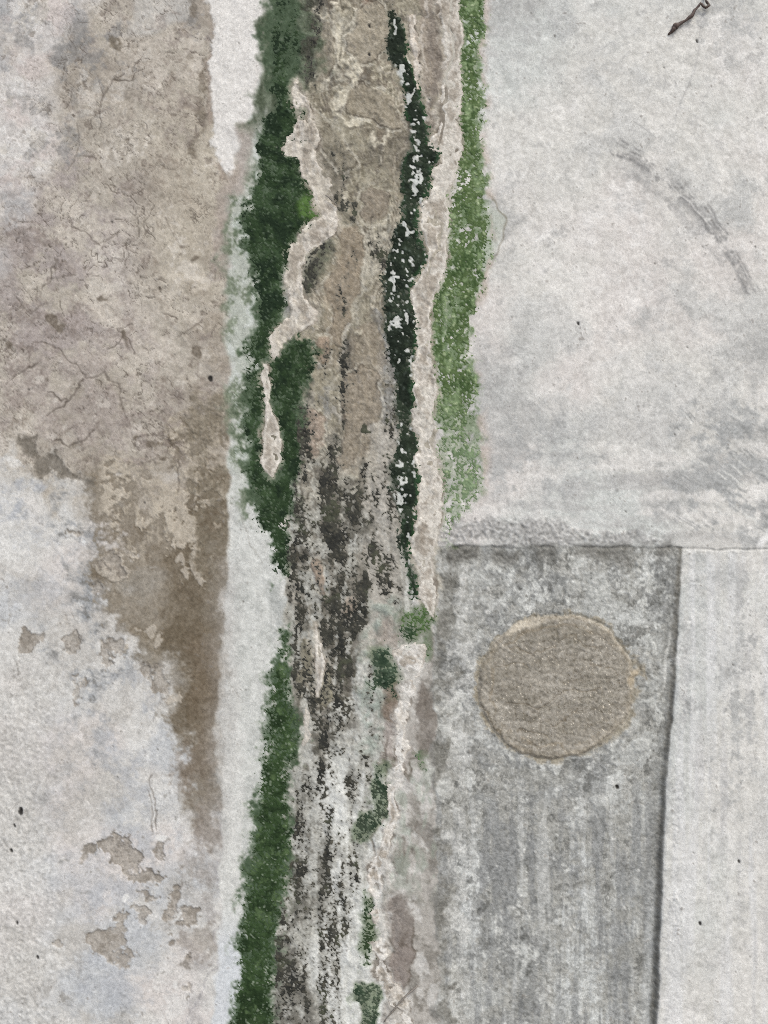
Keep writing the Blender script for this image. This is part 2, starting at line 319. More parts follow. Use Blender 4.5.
# cracks: hand-placed long ones and a net of fine ones
crk = np.zeros((NY, NX), np.float32)
CR = [[(100, 76), (104, 90), (101, 98), (101, 120), (98, 128)], [(76, 120), (75, 145), (68, 168)], [(75, 156), (95, 158)], [(93, 190), (84, 202)], [(70, 218), (72, 232), (86, 236), (98, 242), (118, 232)],
      [(120, 72), (112, 84), (101, 98)], [(150, 165), (156, 172), (180, 160)], [(140, 70), (130, 78), (115, 80)], [(56, 258), (52, 280), (46, 290)], [(16, 295), (26, 315), (48, 300)],
      [(12, 378), (36, 368)], [(36, 345), (60, 348), (72, 360), (82, 372), (84, 378), (104, 372), (116, 380), (120, 388), (119, 405), (128, 418)], [(82, 378), (78, 392), (66, 402), (48, 412)],
      [(112, 350), (124, 340)], [(118, 326), (126, 336), (133, 350)], [(118, 326), (134, 324)], [(178, 334), (200, 323)], [(146, 430), (158, 438), (168, 444), (184, 446)], [(182, 460), (180, 475), (183, 486)],
      [(52, 440), (72, 450), (86, 440), (96, 428)], [(48, 392), (62, 400), (70, 396)], [(166, 476), (176, 470)], [(130, 440), (150, 435)], [(165, 312), (178, 316)], [(170, 222), (176, 236)], [(148, 790), (153, 830)], [(152, 775), (157, 826)]]
for c in CR:
    k = .28 + .3 * rng.random()
    crk = np.maximum(crk, S(-1.0, .7, path([(x, y, .35 + .35 * rng.random()) for x, y in c], 2.4)) * k)
for sc, sd, w, k in [(30, 51, .035, .5), (15, 52, .05, .42), (48, 53, .025, .45), (9, 57, .06, .35), (22, 58, .04, .45)]:
    r = np.abs(fbm(sc, 4, sd, gain=.6)); gate = S(-.3, .7, fbm(30, 4, sd + 100, gain=.7))
    crk = np.maximum(crk, (1 - S(w * .5, w * 1.4, r)) * gate * upl * (1 - .6 * cor) * k)
flk = S(1.9, 2.5, fbm(4, 3, 54) + .5 * n2) * upl * winx(20, 225, 20)
mix(C, (118, 108, 98), flk * .6); H -= flk * .25
for (a, b, c, d) in [(45, 325, 45, 30), (30, 250, 30, 30), (95, 420, 40, 22), (150, 455, 50, 22), (20, 360, 24, 40), (110, 400, 30, 30)]:
    mix(C, (140, 129, 122), S(-10, 10, blob(a, b, c, d, 10)) * S(.2, 1.2, R2 + .3 * n3) * .6)
for sc, sd in [(46, 151), (26, 152)]:
    mix(C, (134, 123, 116), (1 - S(.02, .30, np.abs(fbm(sc, 4, sd, gain=.6)))) * S(-.2, .9, fbm(50, 3, sd + 9)) * upl * (1 - .7 * cor) * S(-1.4, .6, R2) * .5)
mix(C, (200, 193, 183), upl * S(.9, 1.8, R2 * .6 - R1 * .7) * .6)
mix(C, (84, 75, 67), np.clip(crk * 1.4, 0, .9)); H -= crk * .6
for a, b, c, d in [(105, 298, 4, 2.5), (126, 338, 2, 8), (150, 443, 6, 3), (136, 437, 3, 3), (160, 456, 3, 2), (172, 468, 6, 2), (88, 414, 2, 2), (8, 345, 3, 4), (196, 260, 5, 3), (197, 352, 4, 9), (52, 320, 6, 6), (62, 326, 5, 4)]:
    mix(C, (104, 94, 82), S(-1, 1.2, blob(a, b, c, d, 2.5) + .6 * n5) * .75)
edge2 = span([(400, 196, 229), (460, 190, 229), (520, 205, 229), (600, 206, 228)], 4, 6)
mix(C, (124, 115, 100), S(-9, 6, edge2 + 3 * n3 + 4 * R1) * S(-1.6, .6, R2 + .5 * R1) * .75)
rim = poly([(14, 440), (30, 432), (34, 446), (46, 452), (60, 462), (84, 476), (100, 490), (92, 492), (70, 478), (50, 470), (34, 470), (20, 452)], 4, 2.5)
mix(C, (116, 109, 99), S(-2, 2, rim + 1.8 * R2) * .85); H -= S(-1, 2, rim) * .6

# pale lime strip left of the streak
strip = span([(205, 236, 246), (240, 230, 252), (300, 229, 258), (380, 230, 258), (440, 229, 256), (500, 229, 262), (540, 229, 276), (565, 228, 288), (620, 227, 287), (660, 220, 280), (700, 216, 276),
              (760, 214, 270), (820, 222, 262), (880, 220, 256), (940, 219, 246), (1000, 216, 244), (1100, 206, 238)], 1.6, 6)
sm = S(-2.5, 2.5, strip)
mix(C, (202, 202, 197), sm)
mix(C, (180, 181, 176), sm * S(-.2, 1.4, n3 + .5 * n5) * .6)
mix(C, (217, 215, 210), sm * S(-.2, 1.4, vert2 + .4 * n3) * .6)
mix(C, (202, 206, 213), sm * S(900, 960, Y) * .6)
mix(C, (164, 166, 162), S(-3, 6, poly([(268, 585), (290, 575), (290, 635), (276, 650), (266, 620)], 4, 4)) * S(-1, .7, n5) * .7)
mix(C, (146, 142, 134), S(-.8, .8, path([(244, 520, .5), (250, 545, .5), (262, 560, .4)], 2)) * .5)
mix(C, (156, 152, 144), S(-.8, .8, path([(226, 672, .5), (236, 690, .6), (244, 700, .4)], 2)) * .5)
mix(C, (118, 104, 87), LATE * S(610, 660, Y) * (1 - S(760, 850, Y)) * .6)
mix(C, (158, 154, 150), S(-16, 6, span([(560, 222, 231), (640, 214, 232), (720, 208, 230), (800, 206, 224), (880, 206, 216)], 2, 10) + 2 * R2) * .35)
wm = S(-2, 2.5, white + 1.2 * R2 - 3 * S(120, 190, Y) * S(-.6, 1, R1))
mix(C, (217, 213, 208), wm)
mix(C, (208, 201, 195), wm * S(-.2, 1.5, vert2) * .4); H += wm * .6
mix(C, (150, 134, 122), S(-7, -1, white) * (1 - wm) * left * S(-.8, .8, n3) * .5)
pt = span([(120, 246, 260), (150, 236, 252), (180, 226, 244), (205, 218, 238), (240, 214, 232), (280, 212, 230)], 2.5, 5)
mix(C, (158, 147, 138), S(-4, 4, pt) * .75)

# the wet bed between the moss streaks: beige silt with cream ridges
bed = span([(-70, 300, 440), (0, 300, 440), (120, 292, 440), (220, 292, 440), (260, 282, 440), (330, 272, 436), (400, 296, 432), (480, 294, 430), (540, 290, 428), (620, 288, 412), (760, 290, 400), (1100, 268, 400)], 3, 5)
bm = S(-4, 4, bed)
mix(C, (147, 140, 123), bm)
mix(C, (132, 125, 109), bm * S(-.3, 1.4, .5 * n2 + .7 * R1) * .8)
mix(C, (172, 165, 147), bm * S(.1, 1.4, -.6 * n3 + .6 * RV) * .7)
mix(C, (112, 105, 93), bm * S(.3, 1.5, R1 + .5 * RV - .3 * n2) * .6)
mix(C, (166, 162, 152), bm * S(.6, 1.6, R3 - .4 * R1) * .5)
mix(C, (100, 94, 85), bm * S(.8, 1.9, R2 + .5 * RV + .3 * R1) * .7)
mix(C, (148, 148, 147), bm * S(.3, 1.2, fbm(18, 4, 61, sy=60) + .4 * R2) * S(200, 300, Y) * .7)
q = fbm(26, 4, 65, sy=70, gain=.6); q2 = np.abs(np.mod(q * 2.3, 1) - .5)
gt = S(-.7, .4, fbm(30, 4, 66, sy=60, gain=.7)) * (1 - S(470, 560, Y)) * bm
mix(C, (194, 186, 169), (1 - S(.02, .16, q2 + .05 * R2)) * gt * .8)
mix(C, (102, 94, 81), S(.34, .48, q2 + .05 * R2) * gt * .65); H += (1 - S(.02, .2, q2)) * gt * .5
for f0, lv in [('cr1', -4.5), ('cr1', -9.0), ('cr1', -15.0), ('cr3', -6.0), ('cr3', -10.0), ('moss2', -4.0), ('moss2', -9.0)]:
    f = F[f0] + 2.2 * n3 + .9 * R2 - lv
    mix(C, (186, 177, 161), (1 - S(.4, 1.6, np.abs(f))) * S(-.4, .8, fbm(22, 3, 67 + int(-lv))) * bm * (1 - S(500, 580, Y)) * .6)
    mix(C, (112, 102, 90), (1 - S(.3, 1.3, np.abs(f + 1.8))) * S(-.4, .8, fbm(22, 3, 67 + int(-lv))) * bm * (1 - S(500, 580, Y)) * .45)
tan = span([(225, 340, 352), (250, 334, 362), (280, 326, 364), (310, 322, 352), (340, 316, 346), (365, 314, 336)], 2, 4)
mix(C, (142, 131, 113), S(-2, 3, tan + R2) * .6); mix(C, (190, 174, 152), S(-2, 3, path([(352, 262, 2), (340, 285, 3), (330, 312, 2), (322, 350, 1.5)], 4)) * .7)
tan = span([(318, 360, 366), (330, 352, 380), (360, 350, 384), (420, 345, 380), (450, 342, 372), (480, 336, 356)], 2, 4)
mix(C, (142, 131, 116), S(-2, 3, tan + R2) * .6)
mix(C, (150, 152, 155), S(-3, 4, path([(338, 330, 3), (346, 300, 3), (352, 270, 2), (376, 315, 2), (384, 350, 4), (386, 400, 3)], 4)) * S(-1, 1, n5) * .6)
for p in [[(347, -20, 4), (338, 30, 4), (345, 55, 5), (358, 74, 4), (346, 94, 5), (328, 108, 4), (345, 120, 4), (368, 132, 4.5), (376, 152, 3)], [(380, 122, 1.5), (384, 140, 2.5), (376, 162, 2)],
          [(335, 5, 2), (352, 14, 5), (352, 60, 3)], [(370, 210, 3), (384, 216, 3)], [(358, 325, 3), (362, 336, 1.5)], [(364, 380, 1), (372, 398, 4), (366, 404, 2)], [(344, 420, 2), (356, 416, 3)],
          [(372, 160, 1), (372, 200, 1.5)], [(378, 84, 1), (388, 90, 2), (395, 88, 1)]]:
    f = path(p, 4.5)
    mix(C, (212, 204, 185), S(-1.0, 2.6, f - 1.4 + 1.6 * R2 + .6 * n3) * .85)
    mix(C, (118, 107, 93), S(-5, -1, f + R2) * (1 - S(-1, 1, f + R2)) * S(-.5, 1, n3) * .45); H += S(-3, 2, f + R2) * .7
mix(C, (150, 139, 127), S(-2, 2, span([(-70, 420, 438), (30, 420, 440), (60, 420, 444), (80, 422, 447), (90, 418, 440), (100, 416, 426)], 2, 3)) * .8)
mix(C, (126, 117, 108), S(-2, 2, span([(-70, 428, 437), (40, 430, 438), (80, 432, 442), (100, 426, 434), (128, 432, 438)], 2, 3) + R2) * .7)
for p in [[(424, -20, .8), (426, 30, 1), (425, 70, .8)], [(434, 92, 1), (440, 104, 1.2), (436, 116, 1), (441, 130, .8)], [(420, 92, .8), (428, 104, 1), (432, 120, .8)]]:
    mix(C, (192, 184, 174), S(-1, 1, path(p, 2) + .6 * R2) * .8)
mix(C, (140, 112, 96), S(-1.5, 2, blob(366, 2, 6, 4, 2)) * .8)

mix(C, (84, 88, 72), S(-5, 5, poly([(308, 238), (328, 232), (334, 250), (326, 268), (316, 290), (308, 300), (302, 280), (302, 258)], 4, 4) + 2 * R2) * .75)
mix(C, (104, 98, 88), S(-6, 8, blob(331, 175, 15, 38, 5) + 3 * R2) * .6)
# lower bed: grey lime skin peppered by black lichen
lowb = S(430, 560, Y + 12 * WY + .6 * (340 - X)) * bm
mix(C, (176, 175, 168), lowb * .9)
mix(C, (204, 204, 198), lowb * S(-.1, 1.2, R1 * .6 + .6 * vert2) * .7)
mix(C, (138, 134, 125), lowb * S(.0, 1.3, RV + .5 * R1) * S(700, 600, Y) * .75)
mix(C, (112, 109, 101), lowb * (1 - S(312, 334, X + 6 * LX)) * S(620, 700, Y) * S(-1.3, .7, R2 + .6 * RV) * .85)
mix(C, (128, 123, 113), S(-6, 6, span([(380, 302, 348), (450, 300, 346), (520, 298, 372), (620, 296, 366), (700, 294, 352), (770, 292, 336)], 4, 8)) * S(-1.0, .9, R2 + .6 * RV) * .8)
mix(C, (212, 212, 207), lowb * S(730, 780, Y) * S(312, 334, X + 6 * LX) * S(-1.4, .4, R1 * .4 - .6 * RV) * .85)
mix(C, (92, 90, 82), S(-6, 6, span([(440, 300, 345), (520, 298, 372), (620, 296, 366), (700, 294, 352), (770, 292, 336)], 4, 8)) * S(.3, 1.5, R2 + .7 * R1) * .8)
mix(C, (176, 170, 160), S(-4, 5, span([(420, 372, 396), (500, 360, 394), (560, 364, 396), (600, 366, 396), (660, 362, 380)], 4, 8)) * .75)
mix(C, (150, 158, 148), S(-4, 8, poly([(362, 600), (392, 590), (402, 640), (398, 700), (380, 750), (362, 760), (352, 700)], 8, 7)) * S(-1, 1, n5) * .8)
mix(C, (130, 118, 106), S(-3, 4, blob(395, 700, 12, 24, 4)) * .8)
mix(C, (150, 140, 131), S(-3, 4, blob(386, 632, 12, 16, 4)) * .7)
mix(C, (138, 129, 121), S(-3, 5, blob(400, 945, 12, 46, 5)) * .7)
for a, b, c, d in [(347, 606, 6, 11), (318, 570, 6, 14), (316, 436, 8, 24)]:
    m = S(-2, 2, blob(a, b, c, d, 2.5)); mix(C, (168, 150, 134), m * .8); H += m * .8

mid = S(320, 380, Y) * (1 - S(690, 760, Y)) * bm
mix(C, (120, 114, 103), mid * S(-.6, 1.2, RV * .6 + .6 * R2) * (1 - S(352, 366, X + 5 * LX)) * .7)
mix(C, (78, 74, 67), mid * S(.5, 1.5, RV * .7 + .6 * R2) * (1 - S(350, 362, X + 5 * LX)) * .7)
for pl_, col in [([(338, 232), (354, 226), (367, 248), (362, 285), (348, 318), (338, 350), (328, 330), (332, 292), (337, 262)], (146, 134, 117)), ([(362, 196), (374, 186), (386, 196), (384, 222), (370, 226), (360, 212)], (140, 130, 116)), ([(318, 30), (330, 20), (338, 44), (332, 72), (322, 84), (316, 60)], (144, 136, 121)),
                 ([(350, 86), (372, 84), (392, 96), (398, 130), (384, 132), (366, 122), (346, 112)], (145, 136, 120)), ([(308, 112), (322, 122), (340, 134), (350, 160), (338, 176), (326, 156), (316, 136)], (134, 127, 112)), ([(354, 10), (378, 2), (384, 30), (376, 62), (360, 66), (350, 40)], (156, 147, 131)), ([(308, 412), (320, 410), (325, 428), (320, 440), (326, 452), (312, 456), (302, 448), (306, 430)], (158, 144, 130)), ([(318, 338), (330, 332), (332, 350), (326, 364), (316, 360)], (150, 133, 116)),
                 ([(346, 372), (362, 362), (380, 372), (384, 398), (376, 424), (360, 440), (354, 462), (342, 474), (336, 462), (348, 436), (344, 410)], (144, 134, 119)), ([(306, 478), (314, 474), (318, 492), (310, 502), (304, 494)], (150, 144, 132)),
                 ([(312, 562), (322, 560), (324, 580), (318, 596), (312, 584)], (158, 142, 126)), ([(300, 640), (312, 632), (314, 668), (308, 694), (298, 690)], (128, 122, 104)), ([(320, 670), (332, 668), (336, 690), (328, 704), (318, 694)], (134, 128, 108))]:
    f = poly(pl_, 3, 2.0) + .8 * R2
    mix(C, col, S(-1.2, 1.2, f) * .85); mix(C, (190, 184, 170), (1 - S(.3, 1.3, np.abs(f + 1.6))) * S(-1.2, .4, R2) * .65); mix(C, (86, 78, 68), (1 - S(.2, 1.0, np.abs(f))) * S(-.8, .6, n3) * .6); H += S(-1, 1.5, f) * .5
for p in [[(314, 338, 1), (313, 352, 1.2), (314, 366, .8)], [(348, 322, 1.5), (344, 345, 2), (340, 362, 1)], [(384, 340, 1.5), (385, 362, 1.8), (388, 380, 1)], [(300, 420, .8), (298, 446, 1), (300, 470, .8)], [(332, 392, .8), (330, 410, 1), (338, 430, .8)], [(300, 575, .8), (296, 610, 1), (298, 640, .8)], [(310, 610, .8), (312, 650, 1), (308, 690, .8)], [(336, 600, 1), (330, 640, 1.2)]]:
    mix(C, (188, 182, 170), S(-1.2, 1, path(p, 3) + .9 * R2) * .7)

# between the streak and the panel
btw = span([(600, 412, 440), (660, 404, 440), (760, 396, 444), (860, 382, 444), (1000, 386, 446), (1100, 400, 448)], 3, 5)
bt = S(-3, 4, btw)
mix(C, (170, 165, 158), bt)
mix(C, (128, 123, 115), bt * S(-.1, 1.2, .6 * n3 + .6 * R1 + .5 * R2) * .75)
mix(C, (200, 197, 192), bt * S(.3, 1.3, fbm(14, 5, 63, gain=.75)) * .8)
for p in [[(414, 644, 4), (419, 668, 4), (414, 690, 5), (420, 716, 4)], [(402, 720, 4), (400, 742, 5), (402, 764, 4)], [(396, 790, 4), (398, 820, 6), (394, 846, 5)], [(388, 860, 4), (394, 876, 6), (404, 884, 6)],
          [(414, 866, 5), (418, 884, 6)], [(420, 790, 5), (424, 800, 4)], [(404, 1000, 5), (404, 1030, 6), (406, 1080, 6)]]:
    mix(C, (210, 206, 200), S(-6, 3, path(p, 4) + 2.5 * R2) * .85)
for pl_, col in [([(388, 725), (400, 714), (409, 732), (415, 752), (409, 770), (402, 792), (397, 774), (388, 766), (386, 745)], (160, 152, 145)), ([(388, 682), (398, 676), (405, 700), (402, 722), (392, 724), (385, 706)], (128, 114, 102)),
                 ([(392, 905), (404, 898), (412, 930), (408, 985), (396, 990), (390, 950)], (136, 127, 120))]:
    f = poly(pl_, 3, 2.2) + .8 * R2
    mix(C, col, S(-1.5, 1.5, f) * .85); mix(C, tuple(v - 22 for v in col), S(-1, 2, f) * S(.1, 1.3, R2 + .4 * R1) * .7); mix(C, (92, 83, 73), S(-2.2, -.6, f) * (1 - S(-.2, 1.3, f)) * S(-1, .6, n3) * .75)
for a, b, c, d, col in [(393, 748, 12, 20, (158, 150, 144)), (404, 725, 9, 12, (150, 141, 134)), (401, 920, 13, 18, (134, 126, 119)), (398, 966, 11, 22, (140, 130, 123)), (424, 700, 8, 16, (118, 110, 102)), (434, 850, 8, 26, (124, 119, 112))]:
    f = blob(a, b, c, d, 4) + 2 * R2
    mix(C, col, S(-3, 4, f) * .75); mix(C, (104, 94, 84), (1 - S(.3, 1.5, np.abs(f))) * S(-.4, .8, n3) * .5)
f = path([(388, 738, .4), (383, 762, .8), (387, 772, .6), (386, 800, .8), (383, 822, .8), (371, 836, .8), (372, 850, .6), (375, 868, .8), (371, 886, .8), (373, 910, .8), (374, 950, .6)], 1.5)
mix(C, (96, 86, 76), S(-1.2, .8, f) * .65); H -= S(-1, 1, f) * .6
f = path([(404, 836, .5), (408, 850, .8), (404, 868, .7), (410, 880, .5)], 2)
mix(C, (110, 102, 92), S(-1.2, .8, f) * .6)
mix(C, (116, 108, 100), S(-3, 4, span([(690, 424, 440), (720, 416, 440), (740, 416, 438), (752, 424, 436)], 4, 5)) * .7)
mix(C, (126, 124, 114), bt * S(-.2, .8, n5 + .5 * n3) * win(840, 900, 20) * .35)
mix(C, (150, 160, 146), bt * S(-.2, 1., fbm(5, 3, 64, sy=11)) * win(770, 890, 25) * .45)

# ---------------------------------------------------------------- sunken panel and mortar plug
pr = np.interp(Y[:, 0], [a for a, b in PANEL_R], [b for a, b in PANEL_R])[:, None].astype(np.float32)
pl = np.interp(Y[:, 0], [540, 1100], [433, 441])[:, None].astype(np.float32)
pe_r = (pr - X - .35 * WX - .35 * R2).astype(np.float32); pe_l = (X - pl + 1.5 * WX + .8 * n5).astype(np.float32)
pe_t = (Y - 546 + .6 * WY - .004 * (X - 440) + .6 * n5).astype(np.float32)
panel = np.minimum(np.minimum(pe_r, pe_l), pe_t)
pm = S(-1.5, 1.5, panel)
mix(C, (163, 162, 158), pm)
pn = fbm(34, 5, 71, gain=.7); pn2 = fbm(9, 4, 72, gain=.8); pv = fbm(7, 4, 73, sy=110, gain=.7); pv2 = fbm(3, 3, 74, sy=50)
lowp = S(740, 840, Y)
pn = pn * (1 - .25 * lowp) + .4 * pv * lowp; pn2 = pn2 * (1 - .25 * lowp) + .25 * pv2 * lowp
mix(C, (136, 137, 137), pm * S(-.4, 1.3, pn + .5 * pn2) * .75)
mix(C, (180, 181, 179), pm * S(.1, 1.6, -pn + .7 * pn2) * .75)
mix(C, (198, 198, 194), pm * S(1.2, 2.2, pn2 + .5 * R2) * .6)
mix(C, (106, 106, 104), pm * S(.8, 1.9, -pn2 + .6 * R2) * .7)
mix(C, (212, 212, 208), pm * S(.9, 1.8, R2 + .5 * pn) * .65)
mix(C, (96, 96, 94), pm * S(1.4, 2.3, -R2 + .4 * pn) * .6)
mix(C, (182, 182, 180), pm * S(.2, 1.4, pv + .3 * pn2) * lowp * .75)
for a, b, k in [(575, 930, 1), (600, 980, 1), (560, 990, .8), (620, 960, .7), (470, 860, .8), (478, 930, .8), (520, 1000, .5), (590, 880, .6)]:
    mix(C, (202, 204, 204), S(-10, 8, path([(a, b - 70, 3), (a + 3, b, 8), (a, b + 80, 6)], 5) + 5 * pv2) * pm * S(-.8, .8, R2) * .5 * k)
for a, b in [(530, 770), (560, 778), (610, 785), (500, 600), (520, 590), (640, 620), (476, 740), (640, 560)]:
    mix(C, (204, 205, 203), S(-5, 7, blob(a, b, 22, 7, 5) + 4 * R2) * pm * .6)
mix(C, (132, 133, 134), pm * S(.2, 1.4, -pv + .3 * pn2) * lowp * .7)
mix(C, (196, 198, 197), S(-8, 14, poly([(575, 1020), (580, 950), (600, 900), (625, 940), (615, 1030), (600, 1100), (570, 1100)], 8, 7)) * S(-.8, 1, pv + .6 * R2) * .6)
mix(C, (114, 112, 107), S(-3, 4, span([(545, 436, 456), (600, 434, 454), (700, 436, 452), (800, 437, 450), (1100, 438, 450)], 4, 6)) * S(-1.5, .8, n3 + .5 * R2) * .8)
mix(C, (200, 199, 196), S(-4, 5, span([(570, 456, 470), (660, 452, 474), (740, 450, 476), (800, 452, 464), (960, 448, 468), (1000, 446, 466)], 5, 6)) * S(-.9, .9, pn2 + .5 * n3) * .7)
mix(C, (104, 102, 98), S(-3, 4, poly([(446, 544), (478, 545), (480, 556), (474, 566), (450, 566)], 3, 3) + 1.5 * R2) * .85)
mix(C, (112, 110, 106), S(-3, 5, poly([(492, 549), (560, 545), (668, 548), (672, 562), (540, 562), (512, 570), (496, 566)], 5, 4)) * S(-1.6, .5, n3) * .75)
mix(C, (122, 122, 120), pm * (1 - S(3, 20, pe_r + 3 * R2)) * .5)  # recess shade painted into the panel colour, darkening towards the right step
mix(C, (96, 91, 82), pm * (1 - S(1, 6, pe_r + 1.2 * R2)) * S(.0, .3, pm) * .5)  # dark step face: its shade painted in, browned against the blue skylight
mix(C, (190, 192, 193), pm * S(4, 7, pe_r) * (1 - S(10, 17, pe_r)) * S(830, 940, Y) * .55)  # bluish light on the rounded lip, painted as a paler band
mix(C, (205, 204, 200), S(-1.2, 1.5, path([(670, 634, .8), (668, 668, 2), (664, 690, .8)], 1)) * .8)
for a, b, r in [(640, 746, 8), (659, 697, 4), (647, 657, 3), (630, 730, 9), (640, 570, 3), (574, 590, 8), (560, 596, 7), (446, 790, 9), (512, 912, 5), (640, 560, 3), (600, 800, 9), (655, 720, 3)]:
    f = blob(a, b, r, r, 1.2); mix(C, (188, 188, 185), S(-1, 1.5, f) * .55); H += S(-.5, 3, f) * .9
for a, b, c, d in [(630, 955, 12, 12), (612, 960, 6, 8), (535, 775, 50, 10), (628, 916, 8, 9)]:
    mix(C, (146, 145, 141), S(-2, 3, blob(a, b, c, d, 4)) * .6)
for k in range(90):                                                    # tiny lime blisters on the panel
    a, b = 460 + 200 * rng.random(), 560 + 460 * rng.random(); r = .8 + 1.6 * rng.random() ** 3
    dot((212, 211, 208), a, b, r, rng.random() * 2, rng.random() * 3, .3 + .5 * rng.random(), .5)
# rough grey lip above the panel and the joint to its right
lip = poly([(440, 520), (470, 512), (540, 516), (600, 530), (668, 540), (676, 549), (560, 548), (470, 548), (440, 548)], 5, 4)
mix(C, (160, 158, 155), S(-3, 4, lip + 2 * n5) * (1 - pm) * .75)
C += (S(-3, 4, lip) * (1 - pm) * (G2 * 8))[..., None]
jn = path([(676, 548, 1.0), (720, 550, .8), (760, 549, .9), (840, 549, .8)], .8)
mix(C, (146, 145, 142), S(-1.0, .9, jn + .6 * R2 - .5) * .6); H -= S(-1, 1, jn) * .9
rt = S(0, 14, -pe_r) * S(548, 556, Y)
mix(C, (180, 181, 179), rt * (1 - S(8, 75, -pe_r - 10 * n3)) * S(920, 640, Y) * S(-1.6, .8, pv * .5 + R2 * .6) * .75)
mix(C, (160, 160, 158), rt * S(.8, 1.9, pv * .6 + .7 * R2) * S(960, 700, Y) * .6)
mix(C, (164, 163, 160), rt * (1 - S(5, 22, -pe_r - 4 * n3)) * S(-.3, 1.2, R2) * .65)
mix(C, (220, 219, 215), rt * (1 - S(4, 18, -pe_r - 4 * n3)) * S(.5, 1.4, -R2) * .6)
H += rt * (1 - S(4, 20, -pe_r - 4 * n3)) * G2 * .22
mix(C, (214, 213, 212), rt * S(.0, 1.5, fbm(7, 4, 76, sy=120)) * .6)
mix(C, (190, 188, 186), rt * S(.5, 1.6, fbm(5, 4, 77, sy=90)) * .5)
mix(C, (170, 170, 168), S(-4, 8, blob(722, 580, 14, 12, 5)) * .45)
for x0, y0, x1, y1, w, k in [(768, 570, 748, 602, 1.6, .7), (750, 600, 728, 640, .9, .5), (776, 520, 760, 545, 5, .7), (764, 568, 746, 596, .8, .6)]:
    mix(C, (226, 224, 221), S(-1.2, 1.5, path([(x0, y0, w), (x1, y1, w * .7)], 1)) * k)
plug = ((1 - np.hypot((X + .9 * WX + .4 * R2 - 557) / 78.5, (Y + .9 * WY + .4 * R2 - 687) / 72)) * 75).astype(np.float32)
plug = np.maximum(plug, blob(635, 677, 5, 10, 2.5))
gm = S(-1, 1, plug)
mix(C, (136, 124, 104), S(-5, 0, plug + 2.2 * R2 + 1.5 * n3) * (1 - gm) * .6)
qn = fbm(24, 4, 81, sy=9)
mix(C, (149, 143, 134), gm)
mix(C, (134, 128, 118), gm * S(-.2, 1.4, qn + .4 * R2) * .7)
mix(C, (163, 157, 148), gm * S(.0, 1.5, -qn + .5 * R2) * .6)
C += (gm * (G2 * 1.5 + R2 * 2))[..., None]
rimp = gm * (1 - S(2, 8, plug + 1.5 * n3 + R2))
mix(C, (163, 152, 135), rimp * .45); mix(C, (128, 112, 90), gm * (1 - S(0, 2.4, np.abs(plug - 9 - 2.0 * n3 - R2))) * S(-.6, .8, n3) * .35)
for k in range(26):
    x, y, l = 490 + rng.random() * 110, 630 + rng.random() * 110, 14 + rng.random() * 34
    mix(C, [(122, 114, 102), (176, 169, 157)][k % 2], S(-1, .9, path([(x, y, .3), (x + l, y - l * .28, .7), (x + l * 1.6, y - l * .36, .3)], 2)) * gm * .4)
mix(C, (206, 196, 180), S(-1, 2, poly([(502, 634), (520, 622), (548, 618), (530, 628), (510, 640)], 2.5, 2)) * .7)
mix(C, (182, 168, 147), S(-1.5, 1.5, blob(636, 676, 3.5, 8, 2)) * .75)
for p in [[(510, 650), (540, 652), (572, 640), (600, 646)], [(500, 700), (540, 706), (572, 700), (600, 690)], [(496, 664), (520, 670)], [(560, 720), (590, 712)], [(520, 735), (552, 738)], [(590, 660), (615, 672)], [(485, 710), (500, 735), (530, 750)]]:
    f = S(-.9, .6, path([(a, b, .5) for a, b in p], 3)) * gm
    mix(C, (108, 97, 82), f * .55); H -= f * .5
for k in range(260):                                                   # sand grains
    t = rng.random() * 6.283; q = math.sqrt(rng.random()) * .97; a, b = 557 + 77 * q * math.cos(t), 687 + 70 * q * math.sin(t)
    i, j = int(b - Y0), int(a - X0)
    C[i, j] = [(212, 202, 186), (108, 98, 84)][k % 2]

# ---------------------------------------------------------------- lime-strip halo, algal film, rims
film = S(-8, 6, halo + 3 * n3)
tp = (1 - S(95, 150, Y))
mix(C, (98, 106, 88), film * tp)
mix(C, (66, 75, 57), film * tp * S(-.9, .8, RV * .7 + .5 * R2 + .3 * vert) * .85)
mix(C, (136, 138, 124), film * tp * S(.6, 1.6, -RV * .7 + .7 * R2) * .5)
mix(C, (46, 52, 42), S(-3, 2.5, span([(-70, 279, 284), (0, 279, 284), (60, 280, 285), (110, 276, 288)], 1.5, 4)) * S(-1, .6, R2) * .6)
mix(C, (154, 160, 146), film * S(110, 180, Y) * (1 - S(440, 520, Y)) * .55 * (1 - S(0, 14, F['moss1'])))
mix(C, (102, 112, 90), film * S(-.2, 1.2, R2 + .5 * n3) * S(140, 200, Y) * (1 - S(500, 560, Y)) * .75)
mix(C, (66, 82, 60), S(-8, 4, F['moss1'] + 4 * R2 + 2 * n3) * .92)
mix(C, (204, 207, 202), S(-3, 4, path([(254, 136, 2), (258, 160, 4), (254, 185, 2), (250, 200, 3), (246, 240, 5), (248, 262, 3), (248, 310, 4), (242, 330, 5), (238, 360, 6), (237, 400, 5), (238, 460, 4)], 5)) * S(-.5, .9, n5 + .4 * GRAIN) * .75)
mix(C, (66, 66, 56), S(-3, 4, span([(-70, 300, 318), (0, 302, 322), (25, 299, 320), (50, 296, 316), (80, 300, 324), (92, 312, 322)], 3, 4)) * S(-1.0, .7, R2 + .5 * RV) * .9)
mix(C, (140, 148, 132), S(-12, 3, F['moss4'] + 5 * R2) * .5)
mix(C, (62, 80, 56), S(-7, 4, F['moss4'] + 4 * R2 + 1.5 * GRAIN) * .92)
mix(C, (78, 84, 74), S(-3, 3, F['moss2'] + 1.5 * n5) * .8)
